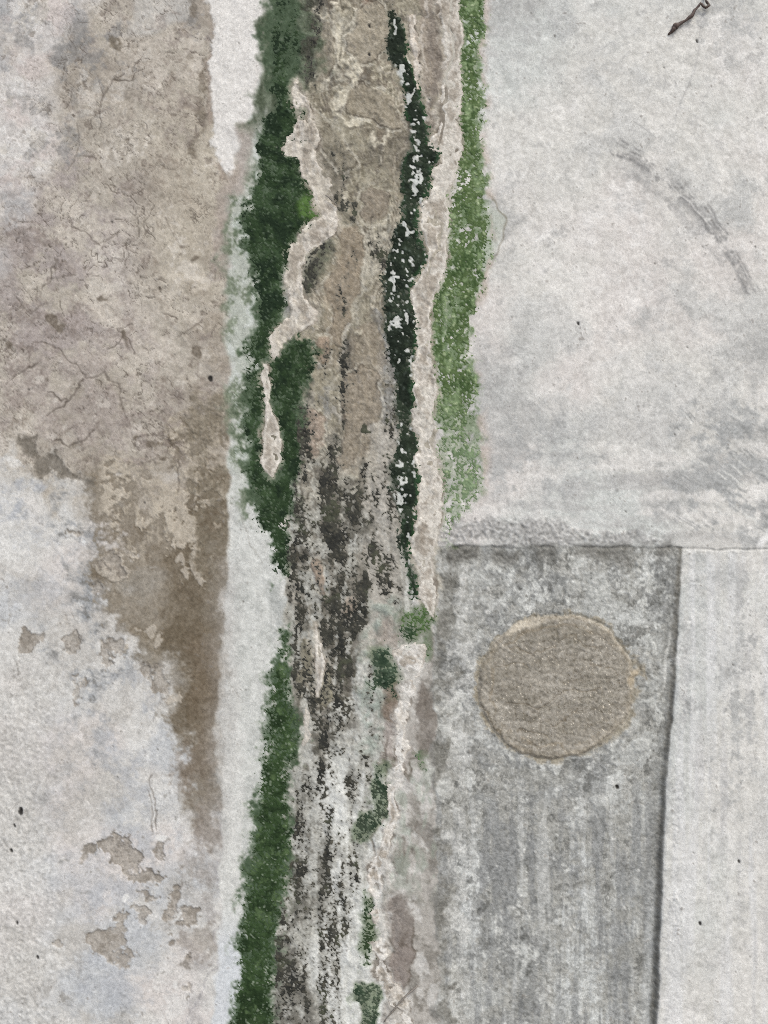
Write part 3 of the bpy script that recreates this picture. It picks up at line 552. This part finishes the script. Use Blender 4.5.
mix(C, (108, 126, 92), S(-5, 3, F['moss3'] + 2.5 * R2) * (.95 - .5 * S(380, 470, Y)) * S(-1.8, .2, R2 - .7 * S(440, 520, Y)))
mix(C, (186, 188, 172), S(0, 4, F['moss3']) * S(.8, 1.6, RV * .6 + .8 * R2) * .65)
mix(C, (180, 184, 172), S(-3, 5, poly([(486, 198), (500, 210), (505, 230), (500, 250), (484, 275), (476, 270)], 2.5, 3)) * .8)
mix(C, (132, 126, 112), S(-.8, .8, path([(488, 190, .6), (496, 203, .8), (504, 222, .9), (505, 236, .9), (498, 256, .7), (488, 268, .6), (478, 290, .5), (474, 312, .4)], 1.5)) * .7)
mix(C, (190, 176, 166), S(-12, -2, F['moss3']) * (1 - S(-2, 1, F['moss3'])) * S(-.6, 1, n3) * S(470, 480, X) * (1 - S(470, 520, Y)) * .7)
for nm in ('cr1', 'cr2', 'cr3', 'cr3b', 'cr4', 'cr5'):
    mix(C, (198, 194, 187) if nm == 'cr4' else (180, 172, 158), S(-6.0, 0, F[nm] + 1.6 * R2 + .8 * n3) * .7)
    mix(C, (100, 90, 79), S(-3.0, -.5, F[nm] + .9 * R2) * S(-.2, 1.0, n3) * .6)  # brown dirt line at the crust edges, with their thin shadow painted in

# everyday grain, pores and dirt specks
C += (GRAIN * (4.5 + 5 * bm + 4 * pm) + G2 * (5 + 2 * pm) + G3 * 2.0)[..., None]
spk = S(2.3, 3.0, G2 + .35 * n3)
mix(C, (120, 114, 108), spk * .5)
for k in range(150):
    a, b = rng.random() * 900 - 64, rng.random() * 1150 - 64; r = .35 + .7 * rng.random() ** 4
    dot((70, 66, 62), a, b, r, .4, .7, .4 + .5 * rng.random(), -.5)
for a, b, r in [(20, 812, 2.2), (20.5, 809, 1.6), (11, 850, 1.2), (14, 825, 1), (17, 922, 1), (37, 957, 1), (618, 788, 1.4), (619, 788, 1), (739, 861, 1), (700, 923, 1.4), (578, 323, 1.2), (697, 40, 1), (369, 25, 1), (369, 54, 1.2), (210, 378, 2.4)]:
    dot((34, 32, 30), a, b, r, .6, 1.6, .92, -1.0)

# ---------------------------------------------------------------- relief
H += n2 * .35 + n3 * .16 + n5 * .06 + G2 * .035
H += rough * (G2 * .10 + n5 * .06)
H += upl * n3 * .12
H += bm * (n5 * .35 + fbm(9, 4, 91, sy=22) * .45)
H += S(-3, 4, lip) * (1 - pm) * G2 * .3
depth = 1.5 + 4.5 * S(560, 900, Y)                                        # shallow at its head, deeper lower down
C += pm[..., None] * np.array((0.5, 0, -2.0), np.float32)
step = S(-1.0, 7.0, pe_r + .6 * n3) * (.45 * S(-1.5, 2.5, pe_t) + .55 * S(-2, 60, pe_t)) * S(-2, 20, pe_l)
H -= depth * blur(step, 1.3)
H -= 1.5 * S(560, 800, Y) * np.exp(-np.clip(pe_r, 0, 99) / 9) * S(0, 3, pe_r)
H += pm * (pn2 * .22 + pv * .10 + G2 * .06)
H -= (.6 + 1.0 * S(560, 800, Y)) * blur(np.exp(-((pe_r - 2.5) / 2.6) ** 2), 1.3) * S(545, 552, Y)          # groove worn along the step
H -= .9 * np.exp(-((pe_t - 1.5) / 1.6) ** 2) * S(438, 450, X) * (1 - S(676, 682, X)) * S(-1.2, .6, n3)
H += gm * 1.1 * S(0, 3, plug) + gm * (qn * .22 + G2 * .05 + GRAIN * .03 + .25 * np.exp(-((plug - 3.5) / 3) ** 2)) - .8 * np.exp(-((plug + 1.0) / 1.4) ** 2)
H += .6 * np.exp(-((pe_r + 4) / 4) ** 2) * S(548, 556, Y) * (.5 + .4 * n3)

# ---------------------------------------------------------------- to linear colour
ALB = 0.70
def lin(c):
    c = np.clip(c, 4, 250) / 255.0
    return np.where(c <= .04045, c / 12.92, ((c + .055) / 1.055) ** 2.4).astype(np.float32) * ALB

# ---------------------------------------------------------------- scene, materials
scene = bpy.context.scene
COL = scene.collection
random.seed(4)

def stain_material(name, fine=900.0, bump=0.15, dist=0.0003, rough=(0.82, 0.98), vary=0.17, spec=0.25):
    m = bpy.data.materials.new(name); m.use_nodes = True
    nt = m.node_tree; N = nt.nodes; L = nt.links
    b = N['Principled BSDF']
    at = N.new('ShaderNodeAttribute'); at.attribute_name = 'pigment'
    tc = N.new('ShaderNodeTexCoord')
    no = N.new('ShaderNodeTexNoise'); no.inputs['Scale'].default_value = fine; no.inputs['Detail'].default_value = 4
    L.new(tc.outputs['Object'], no.inputs['Vector'])
    mr = N.new('ShaderNodeMapRange'); mr.inputs['From Min'].default_value = .3; mr.inputs['From Max'].default_value = .7
    mr.inputs['To Min'].default_value = 1 - vary; mr.inputs['To Max'].default_value = 1 + vary
    L.new(no.outputs['Fac'], mr.inputs['Value'])
    mx = N.new('ShaderNodeVectorMath'); mx.operation = 'SCALE'
    L.new(at.outputs['Color'], mx.inputs[0]); L.new(mr.outputs['Result'], mx.inputs['Scale'])
    L.new(mx.outputs['Vector'], b.inputs['Base Color'])
    n2_ = N.new('ShaderNodeTexNoise'); n2_.inputs['Scale'].default_value = fine * .45; n2_.inputs['Detail'].default_value = 6
    L.new(tc.outputs['Object'], n2_.inputs['Vector'])
    bp = N.new('ShaderNodeBump'); bp.inputs['Strength'].default_value = bump; bp.inputs['Distance'].default_value = dist
    L.new(n2_.outputs['Fac'], bp.inputs['Height']); L.new(bp.outputs['Normal'], b.inputs['Normal'])
    rr = N.new('ShaderNodeMapRange'); rr.inputs['To Min'].default_value = rough[0]; rr.inputs['To Max'].default_value = rough[1]
    L.new(n2_.outputs['Fac'], rr.inputs['Value']); L.new(rr.outputs['Result'], b.inputs['Roughness'])
    b.inputs['Specular IOR Level'].default_value = spec
    return m

M_WALL = stain_material('weathered_concrete')
M_PANEL = stain_material('cement_skim', 800, .2)
M_PLUG = stain_material('sandy_mortar', 1100, .3, .0004, vary=.18)
M_MOSS = stain_material('moss', 1300, .35, .0005, (0.9, 1.0), .22, .08)
M_LIME = stain_material('lime_crust', 800, .35, .0005)
M_LICHEN = stain_material('black_lichen', 1200, .6, .0006, (0.8, 1.0), .2)

def sheet(name, keep, xs, ys, h, pig, mat, loc=(0, 0, 0), parent=None, extra=None):
    """ONE mesh object from the cells of a height sheet marked in keep (rows-1, cols-1)"""
    ny, nx = h.shape
    ci, cj = np.nonzero(keep)
    v00 = ci * nx + cj
    quads = np.stack([v00, v00 + nx, v00 + nx + 1, v00 + 1], 1)
    used = np.zeros(ny * nx, bool); used[quads.ravel()] = True
    remap = np.cumsum(used) - 1
    quads = remap[quads].astype(np.int32)
    gx, gy = np.meshgrid(xs, ys)
    co = np.stack([(gx.ravel()[used] - 384) * MM, -h.ravel()[used] * MM, ZC + (512 - gy.ravel()[used]) * MM], 1).astype(np.float32)
    col = pig.reshape(-1, 3)[used]
    if extra is not None:
        ev, eq, ec = extra
        quads = np.concatenate([quads, np.array(eq, np.int32) + len(co)]); co = np.concatenate([co, np.array(ev, np.float32)])
        col = np.concatenate([col, np.tile(np.array(ec, np.float32), (len(ev), 1))])
    co = co - np.array(loc, np.float32)
    me = bpy.data.meshes.new(name)
    me.vertices.add(len(co)); me.vertices.foreach_set('co', co.ravel())
    me.loops.add(quads.size); me.loops.foreach_set('vertex_index', quads.ravel())
    me.polygons.add(len(quads)); me.polygons.foreach_set('loop_start', np.arange(0, quads.size, 4, dtype=np.int32))
    me.update(calc_edges=True)
    me.polygons.foreach_set('use_smooth', np.ones(len(quads), bool))
    a = me.attributes.new('pigment', 'FLOAT_COLOR', 'POINT')
    a.data.foreach_set('color', np.concatenate([col, np.ones((len(col), 1), np.float32)], 1).astype(np.float32).ravel())
    me.materials.append(mat)
    o = bpy.data.objects.new(name, me); COL.objects.link(o); o.location = loc
    if parent: o.parent = parent
    return o

def tag(o, label=None, cat=None, group=None, kind=None):
    if label: o['label'] = label
    if cat: o['category'] = cat
    if group: o['group'] = group
    if kind: o['kind'] = kind
    return o

# the wall sheet goes on beyond the studied area in a coarser grid whose texture folds back on itself
def axis(lo, hi, n, o, a0, a1, b0, b1, st=8):
    before = np.arange(o - st, lo - st, -st)[::-1].astype(float); after = np.arange(o + n - 1 + st, hi + st, st).astype(float)
    def fold(v, p, q):
        t = np.mod(v - p, 2 * (q - p)); return np.where(t > q - p, 2 * (q - p) - t, t) + p
    ib = fold(before, a0, a1); ia = fold(after, b0, b1)
    pos = np.concatenate([before, np.arange(n) + o, after]); idx = np.concatenate([ib, np.arange(n) + o, ia]) - o
    return pos, np.clip(np.round(idx).astype(int), 0, n - 1)
xs, ix = axis(-916, 1684, NX, X0, X0, 80, 700, X0 + NX - 1)
ys, iy = axis(-880, 1858, NY, Y0, Y0, 250, 900, Y0 + NY - 1)
hh = H[iy][:, ix]; pig = lin(C)[iy][:, ix]
inpan = panel[iy][:, ix] > 0; inplug = plug[iy][:, ix] > -.5
inpan[:, xs > 700] = False; inpan[:, xs < 400] = False; inplug[:, (xs > 700) | (xs < 400)] = False; inplug[ys > 800] = False
cell = lambda m: m[:-1, :-1]
k_plug = cell(inplug); k_pan = cell(inpan) & ~k_plug; k_wall = ~(cell(inpan) | k_plug)
x0, x1 = (xs[0] - 384) * MM, (xs[-1] - 384) * MM; z0, z1 = ZC + (512 - ys[-1]) * MM, ZC + (512 - ys[0]) * MM
ev = [(x0, .001, z0), (x1, .001, z0), (x1, .001, z1), (x0, .001, z1), (x0, .25, z0), (x1, .25, z0), (x1, .25, z1), (x0, .25, z1)]
eq = [(0, 4, 5, 1), (1, 5, 6, 2), (2, 6, 7, 3), (3, 7, 4, 0), (4, 7, 6, 5)]
wall = sheet('concrete_wall', k_wall, xs, ys, hh, pig, M_WALL, (0, 0, z0), None, (ev, eq, lin(np.array([[186., 182, 176]]))[0]))
tag(wall, 'weathered pale grey concrete wall with brown damp stain, cracks and a sunken panel', 'wall', None, 'thing')
pan = sheet('sunken_panel', k_pan, xs, ys, hh, pig, M_PANEL, (0, 0, 0), wall); pan.location = (0, 0, -z0)
plg = sheet('mortar_plug', k_plug, xs, ys, hh, pig, M_PLUG, (0, 0, 0), wall); plg.location = (0, 0, -z0)
pan['label'] = 'darker grey rectangular panel set back in the wall'; plg['label'] = 'round sandy brown mortar plug'

# ---------------------------------------------------------------- growths and deposits lying on the wall
XA = np.arange(NX) + X0; YA = np.arange(NY) + Y0
def layer(name, lift, pigc, mat, label, cat, group=None, kind=None, thr=-2.9):
    """a deposit: lift is its height above the wall in mm; it dives under the wall where negative"""
    k = lift > thr
    keep = k[:-1, :-1] & k[1:, :-1] & k[:-1, 1:] & k[1:, 1:]
    keep[:, -1] = False
    ii, jj = np.nonzero(keep)
    loc = ((XA[jj].mean() - 384) * MM, 0, ZC + (512 - YA[ii].max()) * MM)
    a, b, c, d = ii.min(), ii.max() + 2, jj.min(), jj.max() + 2
    o = sheet(name, keep[a:b - 1, c:d - 1], XA[c:d], YA[a:b], (H + lift)[a:b, c:d], lin(pigc[a:b, c:d]), mat, loc)
    return tag(o, label, cat, group, kind)

def field_color(base, *mixes):
    P = np.empty((NY, NX, 3), np.float32); P[:] = base
    for col, m in mixes: mix(P, col, m)
    P += (GRAIN * 8 + G2 * 5)[..., None] * (P.mean(2, keepdims=True) / 150)
    return P
mg = noise(2.2, seed=101); mg2 = noise(1.3, seed=102); mc = fbm(10, 4, 103); mv = fbm(4, 4, 104, sy=14)
GM = 'moss streaks down the wall'
def moss(fld, dens, soft=7.0):
    e = np.clip(fld / soft, -6, 1)
    m = e * .9 + dens + mg * .16 + mg2 * .38 + GRAIN * .42 + .12 * R2
    return (np.where(m > 0, m * .38, m)).astype(np.float32)

dens = -.1 + .25 * mc - 1.0 * S(115, 50, Y) + .35 * S(110, 60, Y) * RV - .35 * win(256, 325, 14) * S(280, 262, X)
P = field_color((47, 63, 41), ((34, 47, 33), S(-.4, 1.2, .6 * mc + .6 * R2)), ((64, 82, 56), S(.5, 1.6, -mc + .6 * R2) * .7), ((88, 116, 60), S(-4, 4, blob(309, 208, 9, 14, 2)) * .8),
                ((110, 122, 104), S(1.5, 2.2, mg2 + .3 * mg) * .6))
layer('moss_streak', moss(np.minimum(F['moss1'], -.5 - np.maximum(F['cr1'], F['cr2'])), dens), P, M_MOSS, 'broad dark green moss streak left of the beige lime tongue, upper part of the wall', 'moss', GM)
fleck = S(-.1, .4, .55 * fbm(7, 4, 106, sy=12, gain=.8) + .6 * G2 - .8 + .9 * np.exp(-((F['moss2'] - 9) / 8) ** 2) * 0
          + 1.1 * np.maximum.reduce([S(-5, 3, blob(a, b, c, d, 3)) for a, b, c, d in [(402, 76, 2, 5), (409, 98, 4, 9), (414, 128, 9, 13), (418, 170, 7, 16), (413, 195, 6, 10), (409, 222, 5, 8), (400, 250, 6, 10),
            (396, 285, 6, 14), (400, 325, 7, 18), (402, 345, 4, 8), (399, 440, 5, 14), (401, 470, 6, 16), (399, 495, 6, 12), (391, 30, 1.5, 8), (396, 50, 1.5, 5)]]) - .45)
P = field_color((50, 59, 47), ((36, 43, 35), S(-.4, 1.0, mc)), ((48, 76, 48), S(5, 0, F['moss2']) * S(398, 408, X) * .8), ((92, 100, 92), S(1.3, 2.2, mg2 + .3 * mg) * .6))
mix(C, (198, 199, 194), S(.1, .6, fleck) * S(-2, 2, F['moss2']))
layer('moss_streak', moss(F['moss2'], .15 + .2 * mc - 2.6 * fleck, 4.5), P, M_MOSS, 'narrow blackish green moss streak flecked with white, between beige silt and lime ribbon', 'moss', GM)
dens = -.22 + .25 * mv + .12 * mc - .40 * S(360, 440, Y) - .25 * S(-1, 3, path([(468, -60, 2), (470, 60, 2), (468, 130, 3), (465, 190, 3), (460, 240, 3)], 3)) - .9 * S(-2, 2, path([(452, 290, 1), (448, 310, 3.5), (446, 340, 2.5), (452, 360, 1)], 2)) - .5 * S(480, 520, Y)
P = field_color((86, 104, 66), ((66, 85, 52), S(-.4, 1.2, .5 * mc + .7 * R2)), ((122, 140, 102), S(.2, 1.3, mv * .6 + .6 * R2)), ((122, 140, 112), S(380, 460, Y) * .55), ((176, 186, 150), S(1.5, 2.1, mg2 + .4 * mv) * .7))
layer('moss_streak', moss(F['moss3'], dens, 6), P, M_MOSS, 'bright green thin moss streak, the right-most one, beside the clean pale render', 'moss', GM)
P = field_color((54, 72, 44), ((38, 53, 32), S(-.4, 1.2, .5 * mc + .7 * R2)), ((76, 94, 62), S(.4, 1.5, -.6 * mc + .6 * R2)), ((150, 158, 142), S(1.7, 2.2, mg2 + .3 * mg) * .7))
layer('moss_streak', moss(F['moss4'] - 1.5 * mg, -.2 + .15 * mc, 9), P, M_MOSS, 'straight dark green moss streak running off the bottom, beside the white lime strip', 'moss', GM)
GT = 'small moss tufts at the panel side'
for fld, base, lab, dn in [
    (np.maximum(poly([(398, 612), (412, 606), (428, 614), (430, 634), (420, 640), (404, 636)], 5, 3), poly([(422, 630), (428, 640), (426, 664), (420, 650)], 3, 2)), (80, 102, 62), 'small bright green moss tuft at the upper left corner of the panel', -.25),
    (poly([(374, 652), (398, 656), (404, 668), (396, 690), (380, 684), (370, 668)], 7, 4), (66, 80, 64), 'small deep green moss tuft below the end of the blackish streak', .15),
    (span([(762, 378, 384), (780, 374, 387), (800, 368, 387), (822, 364, 384), (834, 362, 370)], 4, 5), (64, 74, 60), 'dark moss edging along the lime ribbon, halfway down beside the lower panel', -.2),
    (span([(898, 366, 373), (920, 365, 374), (945, 364, 373), (960, 364, 371)], 2, 4), (52, 66, 44), 'tiny dark moss edging tucked against the left side of the lime ribbon', -.05),
    (span([(978, 362, 366), (990, 356, 374), (1010, 354, 384), (1030, 356, 388), (1090, 358, 390)], 5, 6), (70, 82, 66), 'moss tuft at the bottom edge below the lime ribbon', -.3),
    (poly([(416, 748), (426, 744), (428, 764), (420, 776), (414, 764)], 5, 3), (96, 118, 84), 'faint green moss tuft left of the panel, below the round mortar plug', .0)]:
    P = field_color(base, ((40, 56, 42), S(0, 1.4, mc) * .7), ((150, 160, 140), S(1.5, 2.2, mg2) * .6))
    mix(C, (100, 112, 88), S(-5, 4, fld + 1.8 * R2) * .75)
    layer('moss_tuft', moss(fld, dn - .2 + .15 * mc, 5), P, M_MOSS, lab, 'moss', GT)

GL = 'lime crusts on the wall'
scal = fbm(8, 2, 116); ln = fbm(7, 4, 111, gain=.7); ln2 = fbm(24, 3, 112)
for nm, hgt, lab, base in [
    ('cr1', 1.9, 'winding beige lime tongue between the broad moss streak and the silt', (194, 186, 173)),
    ('cr2', 1.7, 'long pinkish lime island surrounded by green moss', (202, 195, 184)),
    ('cr3', 1.7, 'longest lime ribbon, pinkish white, between blackish and bright green moss', (203, 197, 187)),
    ('cr3b', 1.2, 'short thin lime ridge beside the top of the blackish moss streak', (204, 192, 178)),
    ('cr4', 1.5, 'crooked white lime ribbon running down left of the sunken panel to the bottom', (210, 206, 200)),
    ('cr5', 1.2, 'upper of two slim pale lime slivers amid black lichen', (196, 190, 180)),
    ('cr6', 1.2, 'lower of two slim pale lime slivers amid black lichen', (196, 190, 180))]:
    f = F[nm] + (.8 * R2 - .6 * S(.6, 1.6, R1) + 1.1 * scal) * (.35 if nm in ('cr2', 'cr5', 'cr6') else 1)
    if nm == 'cr3': f = f - 2.2 * S(.5, 1.4, fbm(12, 4, 115, sy=26, gain=.7)) * S(4, 1, np.abs(f - 3))
    lift = np.where(f > -2, np.clip(f / 2.2, -1, .6) * hgt * .20 + .08 * S(0, 4, f) * ln + .08 * R2 + .16 * np.exp(-((f - 1.8) / 1.2) ** 2) * S(-1.0, .6, n3), -3).astype(np.float32)
    if nm == 'cr4': lift -= .5 * S(.3, 1.3, fbm(14, 4, 113, gain=.75))
    if nm == 'cr3': lift -= .9 * S(-1.0, .6, path([(452, -70, .5), (449, 20, .6), (452, 60, 1), (446, 90, .8), (440, 112, .8), (447, 128, .6), (438, 146, .8)], 2)) + .8 * S(-1.0, .6, path([(436, 205, .4), (440, 230, .8), (436, 262, .6), (432, 282, .5)], 3))
    P = field_color(base, ((164, 155, 143), S(-.5, 1.1, .6 * ln + .6 * ln2 + .4 * R2) * S(1.6, 4, f) * .95), ((132, 122, 110), S(.7, 1.9, R2 + .5 * RV) * .6), ((214, 207, 197), S(.0, 1.2, -.4 * ln + .4 * R2 + .4 * RV + .8 * np.exp(-((f - 2) / 1.8) ** 2)) * .7), ((150, 139, 127), S(1.2, 0, f) * .4))
    layer('lime_crust', lift, P, M_LIME, lab, 'lime crust', GL)

# black lichen peppering the bed
dn = np.full((NY, NX), -4.0, np.float32)
def core(pts, k, s=6):
    global dn
    f = path(pts, 3.5); dn = np.maximum(dn, -4.0 + (k + 4.0) * S(-s * 2.8, s * .5, f))
core([(345, 385, 4), (344, 400, 6), (340, 430, 5), (334, 460, 5), (330, 490, 6), (326, 530, 6)], .5)
core([(348, 340, 3), (344, 372, 4)], -.1)
core([(330, 350, 2), (320, 395, 6), (308, 430, 6), (304, 480, 8), (306, 530, 8)], -.45)
core([(344, 500, 16), (342, 540, 18), (330, 560, 16), (334, 610, 18), (334, 650, 18), (332, 700, 18), (328, 740, 14)], .12, 8)
core([(348, 505, 8), (352, 530, 8), (346, 560, 6)], .55); core([(360, 575, 4), (362, 590, 6), (358, 610, 6), (354, 632, 4)], .7); core([(345, 640, 4), (340, 690, 5), (342, 730, 4)], .35)
core([(298, 622, 4), (300, 640, 2)], .5); core([(308, 690, 6), (316, 704, 6), (304, 715, 6)], .45); core([(314, 640, 3), (310, 680, 4)], .1)
core([(330, 600, 6), (328, 630, 5)], .2); core([(324, 745, 6), (326, 770, 9), (326, 800, 6), (322, 815, 4)], .4)
core([(322, 820, 10), (325, 860, 8), (318, 900, 6), (314, 950, 6), (312, 990, 5), (300, 1040, 6), (298, 1090, 6)], -.25, 8)
core([(292, 985, 3), (294, 1010, 3)], .4); core([(300, 800, 8), (300, 830, 5)], .0)
core([(340, 790, 16), (345, 850, 16), (338, 920, 14), (330, 1000, 12), (326, 1090, 12)], -.62, 8)
core([(306, 780, 10), (300, 860, 14), (296, 930, 16), (290, 1000, 14), (284, 1090, 12)], -.2, 8)
core([(306, 420, 10), (304, 480, 12), (302, 540, 10), (300, 600, 8), (302, 680, 10)], -.02, 6)
core([(370, 480, 12), (372, 520, 8), (376, 560, 6), (385, 590, 8)], -.35, 8); core([(372, 680, 14), (366, 740, 12), (358, 800, 10)], -.75, 8)
core([(320, 10, 4), (312, 40, 4), (308, 62, 5), (318, 84, 5)], .05); core([(332, 150, 8), (338, 180, 8), (336, 195, 6)], -.7, 8); core([(344, 205, 6), (352, 215, 4)], -.3)
core([(318, 245, 8), (312, 262, 9), (312, 285, 6)], .0, 8); core([(338, 315, 3), (350, 290, 2), (356, 258, 2)], -.4); core([(388, 300, 3), (390, 380, 5), (392, 420, 6), (388, 470, 7), (386, 520, 5)], -.35)
core([(372, 428, 1), (371, 434, 2)], .9, 2); core([(376, 245, 6), (384, 265, 3)], -.5)
cl = fbm(7, 4, 121, sy=11); fl = noise(2.4, 3.2, 122)
lift = (dn + cl * .26 + fl * .24 + mg2 * .46 + GRAIN * .42 + .40 * RV).astype(np.float32)
lift -= 3 * S(-1.5, .5, np.maximum.reduce([F[k] for k in ('cr1', 'cr2', 'cr3', 'cr3b', 'cr5', 'cr6')]))
mix(C, (98, 95, 87), S(-.6, .05, lift) * bm * .55)
lift = np.where(lift > 0, np.clip(lift * .3, 0, .5), np.clip(lift, -1.5, 0)).astype(np.float32)
P = field_color((62, 61, 54), ((44, 44, 40), S(-.3, 1.2, mc)), ((92, 88, 76), S(.8, 1.8, mg2) * .7), ((74, 78, 60), S(1.0, 1.8, -mc) * .6))
layer('black_lichen', lift, P, M_LICHEN, 'black lichen peppering the wet grey bed between the moss streaks', 'lichen', None, 'stuff', -1.3)

# the pigment changed a little while the growths were laid on: write it back to the wall
pig2 = lin(C)[iy][:, ix]
def repaint(o, keep, n_extra=0):
    ny, nx = hh.shape
    ci, cj = np.nonzero(keep); v = ci * nx + cj
    used = np.zeros(ny * nx, bool)
    for d in (0, 1, nx, nx + 1): used[v + d] = True
    a = o.data.attributes['pigment']; buf = np.empty(len(a.data) * 4, np.float32); a.data.foreach_get('color', buf)
    buf = buf.reshape(-1, 4); buf[:used.sum(), :3] = pig2.reshape(-1, 3)[used]; a.data.foreach_set('color', buf.ravel())
repaint(wall, k_wall); repaint(pan, k_pan); repaint(plg, k_plug)

# ---------------------------------------------------------------- twig caught on the wall
def simple_material(name, col, rough=.8, scale=600, vary=.35):
    m = bpy.data.materials.new(name); m.use_nodes = True
    N = m.node_tree.nodes; L = m.node_tree.links; b = N['Principled BSDF']
    no = N.new('ShaderNodeTexNoise'); no.inputs['Scale'].default_value = scale; no.inputs['Detail'].default_value = 6
    tc = N.new('ShaderNodeTexCoord'); L.new(tc.outputs['Object'], no.inputs['Vector'])
    r = N.new('ShaderNodeValToRGB')
    r.color_ramp.elements[0].position = .3; r.color_ramp.elements[1].position = .7
    r.color_ramp.elements[0].color = (*[c * (1 - vary) for c in col], 1); r.color_ramp.elements[1].color = (*[c * (1 + vary) for c in col], 1)
    L.new(no.outputs['Fac'], r.inputs['Fac']); L.new(r.outputs['Color'], b.inputs['Base Color'])
    bp = N.new('ShaderNodeBump'); bp.inputs['Strength'].default_value = .4; bp.inputs['Distance'].default_value = .3 / scale
    L.new(no.outputs['Fac'], bp.inputs['Height']); L.new(bp.outputs['Normal'], b.inputs['Normal'])
    b.inputs['Roughness'].default_value = rough
    return m

def tube(name, pts, mat, parent=None, origin=None, seg=8):
    """tapered crooked tube; pts (x, y, lift, radius) in wall millimetres"""
    from mathutils import Vector
    P = [Vector(((x - 384) * MM, -l * MM, ZC + (512 - y) * MM)) for x, y, l, r in pts]
    R = [r * MM for *_, r in pts]
    fine, fr = [], []
    for i in range(len(P) - 1):
        for s in range(4):
            t = s / 4; j = Vector((random.uniform(-1, 1), random.uniform(-1, 1), random.uniform(-1, 1))) * .25 * MM
            fine.append(P[i].lerp(P[i + 1], t) + j); fr.append((R[i] + (R[i + 1] - R[i]) * t) * random.uniform(.8, 1.2))
    fine.append(P[-1]); fr.append(R[-1])
    o0 = origin or P[-1]
    V, Fc = [], []
    for i, p in enumerate(fine):
        d = (fine[min(i + 1, len(fine) - 1)] - fine[max(i - 1, 0)]).normalized()
        u = d.cross(Vector((0, 1, 0))); u = u.normalized() if u.length > 1e-6 else Vector((1, 0, 0)); w = d.cross(u)
        for k in range(seg):
            a = 2 * math.pi * k / seg; V.append(p - o0 + (u * math.cos(a) + w * math.sin(a)) * fr[i] * (1 + .15 * math.sin(3 * a + i)))
    for i in range(len(fine) - 1):
        for k in range(seg):
            a, b = i * seg + k, i * seg + (k + 1) % seg; Fc.append((a, b, b + seg, a + seg))
    Fc.append(tuple(range(seg))[::-1]); Fc.append(tuple(range((len(fine) - 1) * seg, len(fine) * seg)))
    me = bpy.data.meshes.new(name); me.from_pydata(V, [], Fc); me.update()
    for p in me.polygons: p.use_smooth = True
    me.materials.append(mat)
    o = bpy.data.objects.new(name, me); COL.objects.link(o)
    if parent: o.parent = parent
    else: o.location = o0
    return o
M_TWIG = simple_material('dark_bark', (.055, .034, .027), .75, 900)
tw = tube('twig', [(709, -22, 1, .8), (704, -8, 2, 1.0), (705, 3, 3, 1.1), (708, 8, 4, 1.3), (704, 10, 4, 1.2), (699, 6, 4, 1.0), (694, 12, 3, 1.6), (690, 18, 3, 1.9), (686, 21, 2.5, 1.4), (679, 25, 2, 1.5), (674, 28, 2.5, 2.8), (672.5, 31, 2, 2.2), (668, 35, .5, .7)], M_TWIG)
tag(tw, 'small dark crooked twig stuck to the pale wall at the top right', 'twig')
M_STRAW = simple_material('dry_straw', (.16, .14, .12), .8, 900)
s1 = tube('straw', [(418, 984, 2.6, .8), (404, 996, 3.2, 1.0), (394, 1008, 2.6, .9), (384, 1021, 1.2, .5)], M_STRAW)
tag(s1, 'thin grey straw lying slantwise over the crooked lime ribbon near the bottom', 'straw')
s2 = tube('straw', [(326, 196, 2.4, .5), (332, 201, 3, .6), (338, 207, 1.6, .35)], M_STRAW)
tag(s2, 'tiny dark straw beside the winding beige lime tongue', 'straw')

# ---------------------------------------------------------------- ground in front of the wall, camera, light
M_GROUND = simple_material('concrete_paving', (.30, .29, .27), .9, 14, .25)
me = bpy.data.meshes.new('ground'); g = 300
me.from_pydata([(-g, -g, 0), (g, -g, 0), (g, g, 0), (-g, g, 0)], [], [(0, 1, 2, 3)]); me.materials.append(M_GROUND)
gr = bpy.data.objects.new('ground', me); COL.objects.link(gr); gr.location = (0, 0, z0 + .004); gr['kind'] = 'structure'

cam = bpy.data.cameras.new('camera'); co = bpy.data.objects.new('camera', cam); COL.objects.link(co)
D = 0.85
co.location = (0, -D, ZC); co.rotation_euler = (math.radians(90), 0, 0)
cam.sensor_fit = 'VERTICAL'; cam.sensor_height = 36; cam.lens = 36 * D / 1.024
cam.clip_start = .01; cam.clip_end = 1000
scene.camera = co
scene.cycles.use_denoising = False
scene.cycles.filter_width = 1.0

w = bpy.data.worlds.new('World'); scene.world = w; w.use_nodes = True
N = w.node_tree.nodes; sky = N.new('ShaderNodeTexSky'); sky.sky_type = 'NISHITA'; sky.sun_disc = False
bgd = N['Background']; w.node_tree.links.new(sky.outputs['Color'], bgd.inputs['Color']); bgd.inputs['Strength'].default_value = .15
# sun high, in front of the wall and to the right, widened by thin cloud
EL, AZ = math.radians(52), math.radians(30)           # azimuth measured from straight in front of the wall towards the right
d = np.array([math.sin(AZ) * math.cos(EL), -math.cos(AZ) * math.cos(EL), math.sin(EL)])
sun = bpy.data.lights.new('sun', 'SUN'); sun.energy = 1.5; sun.angle = math.radians(30); sun.color = (.97, 1, .90)
so = bpy.data.objects.new('sun', sun); COL.objects.link(so); so.location = tuple(d * 20)
from mathutils import Vector
so.rotation_euler = Vector(d).to_track_quat('Z', 'Y').to_euler()
sky.sun_elevation = EL; sky.sun_rotation = math.atan2(d[0], d[1]); sky.air_density = 1.0; sky.dust_density = 3.2; sky.ozone_density = 1.0

vs = scene.view_settings; vs.view_transform = 'Standard'; vs.look = 'None'; vs.exposure = 0.66; vs.gamma = 1; vs.use_curve_mapping = False
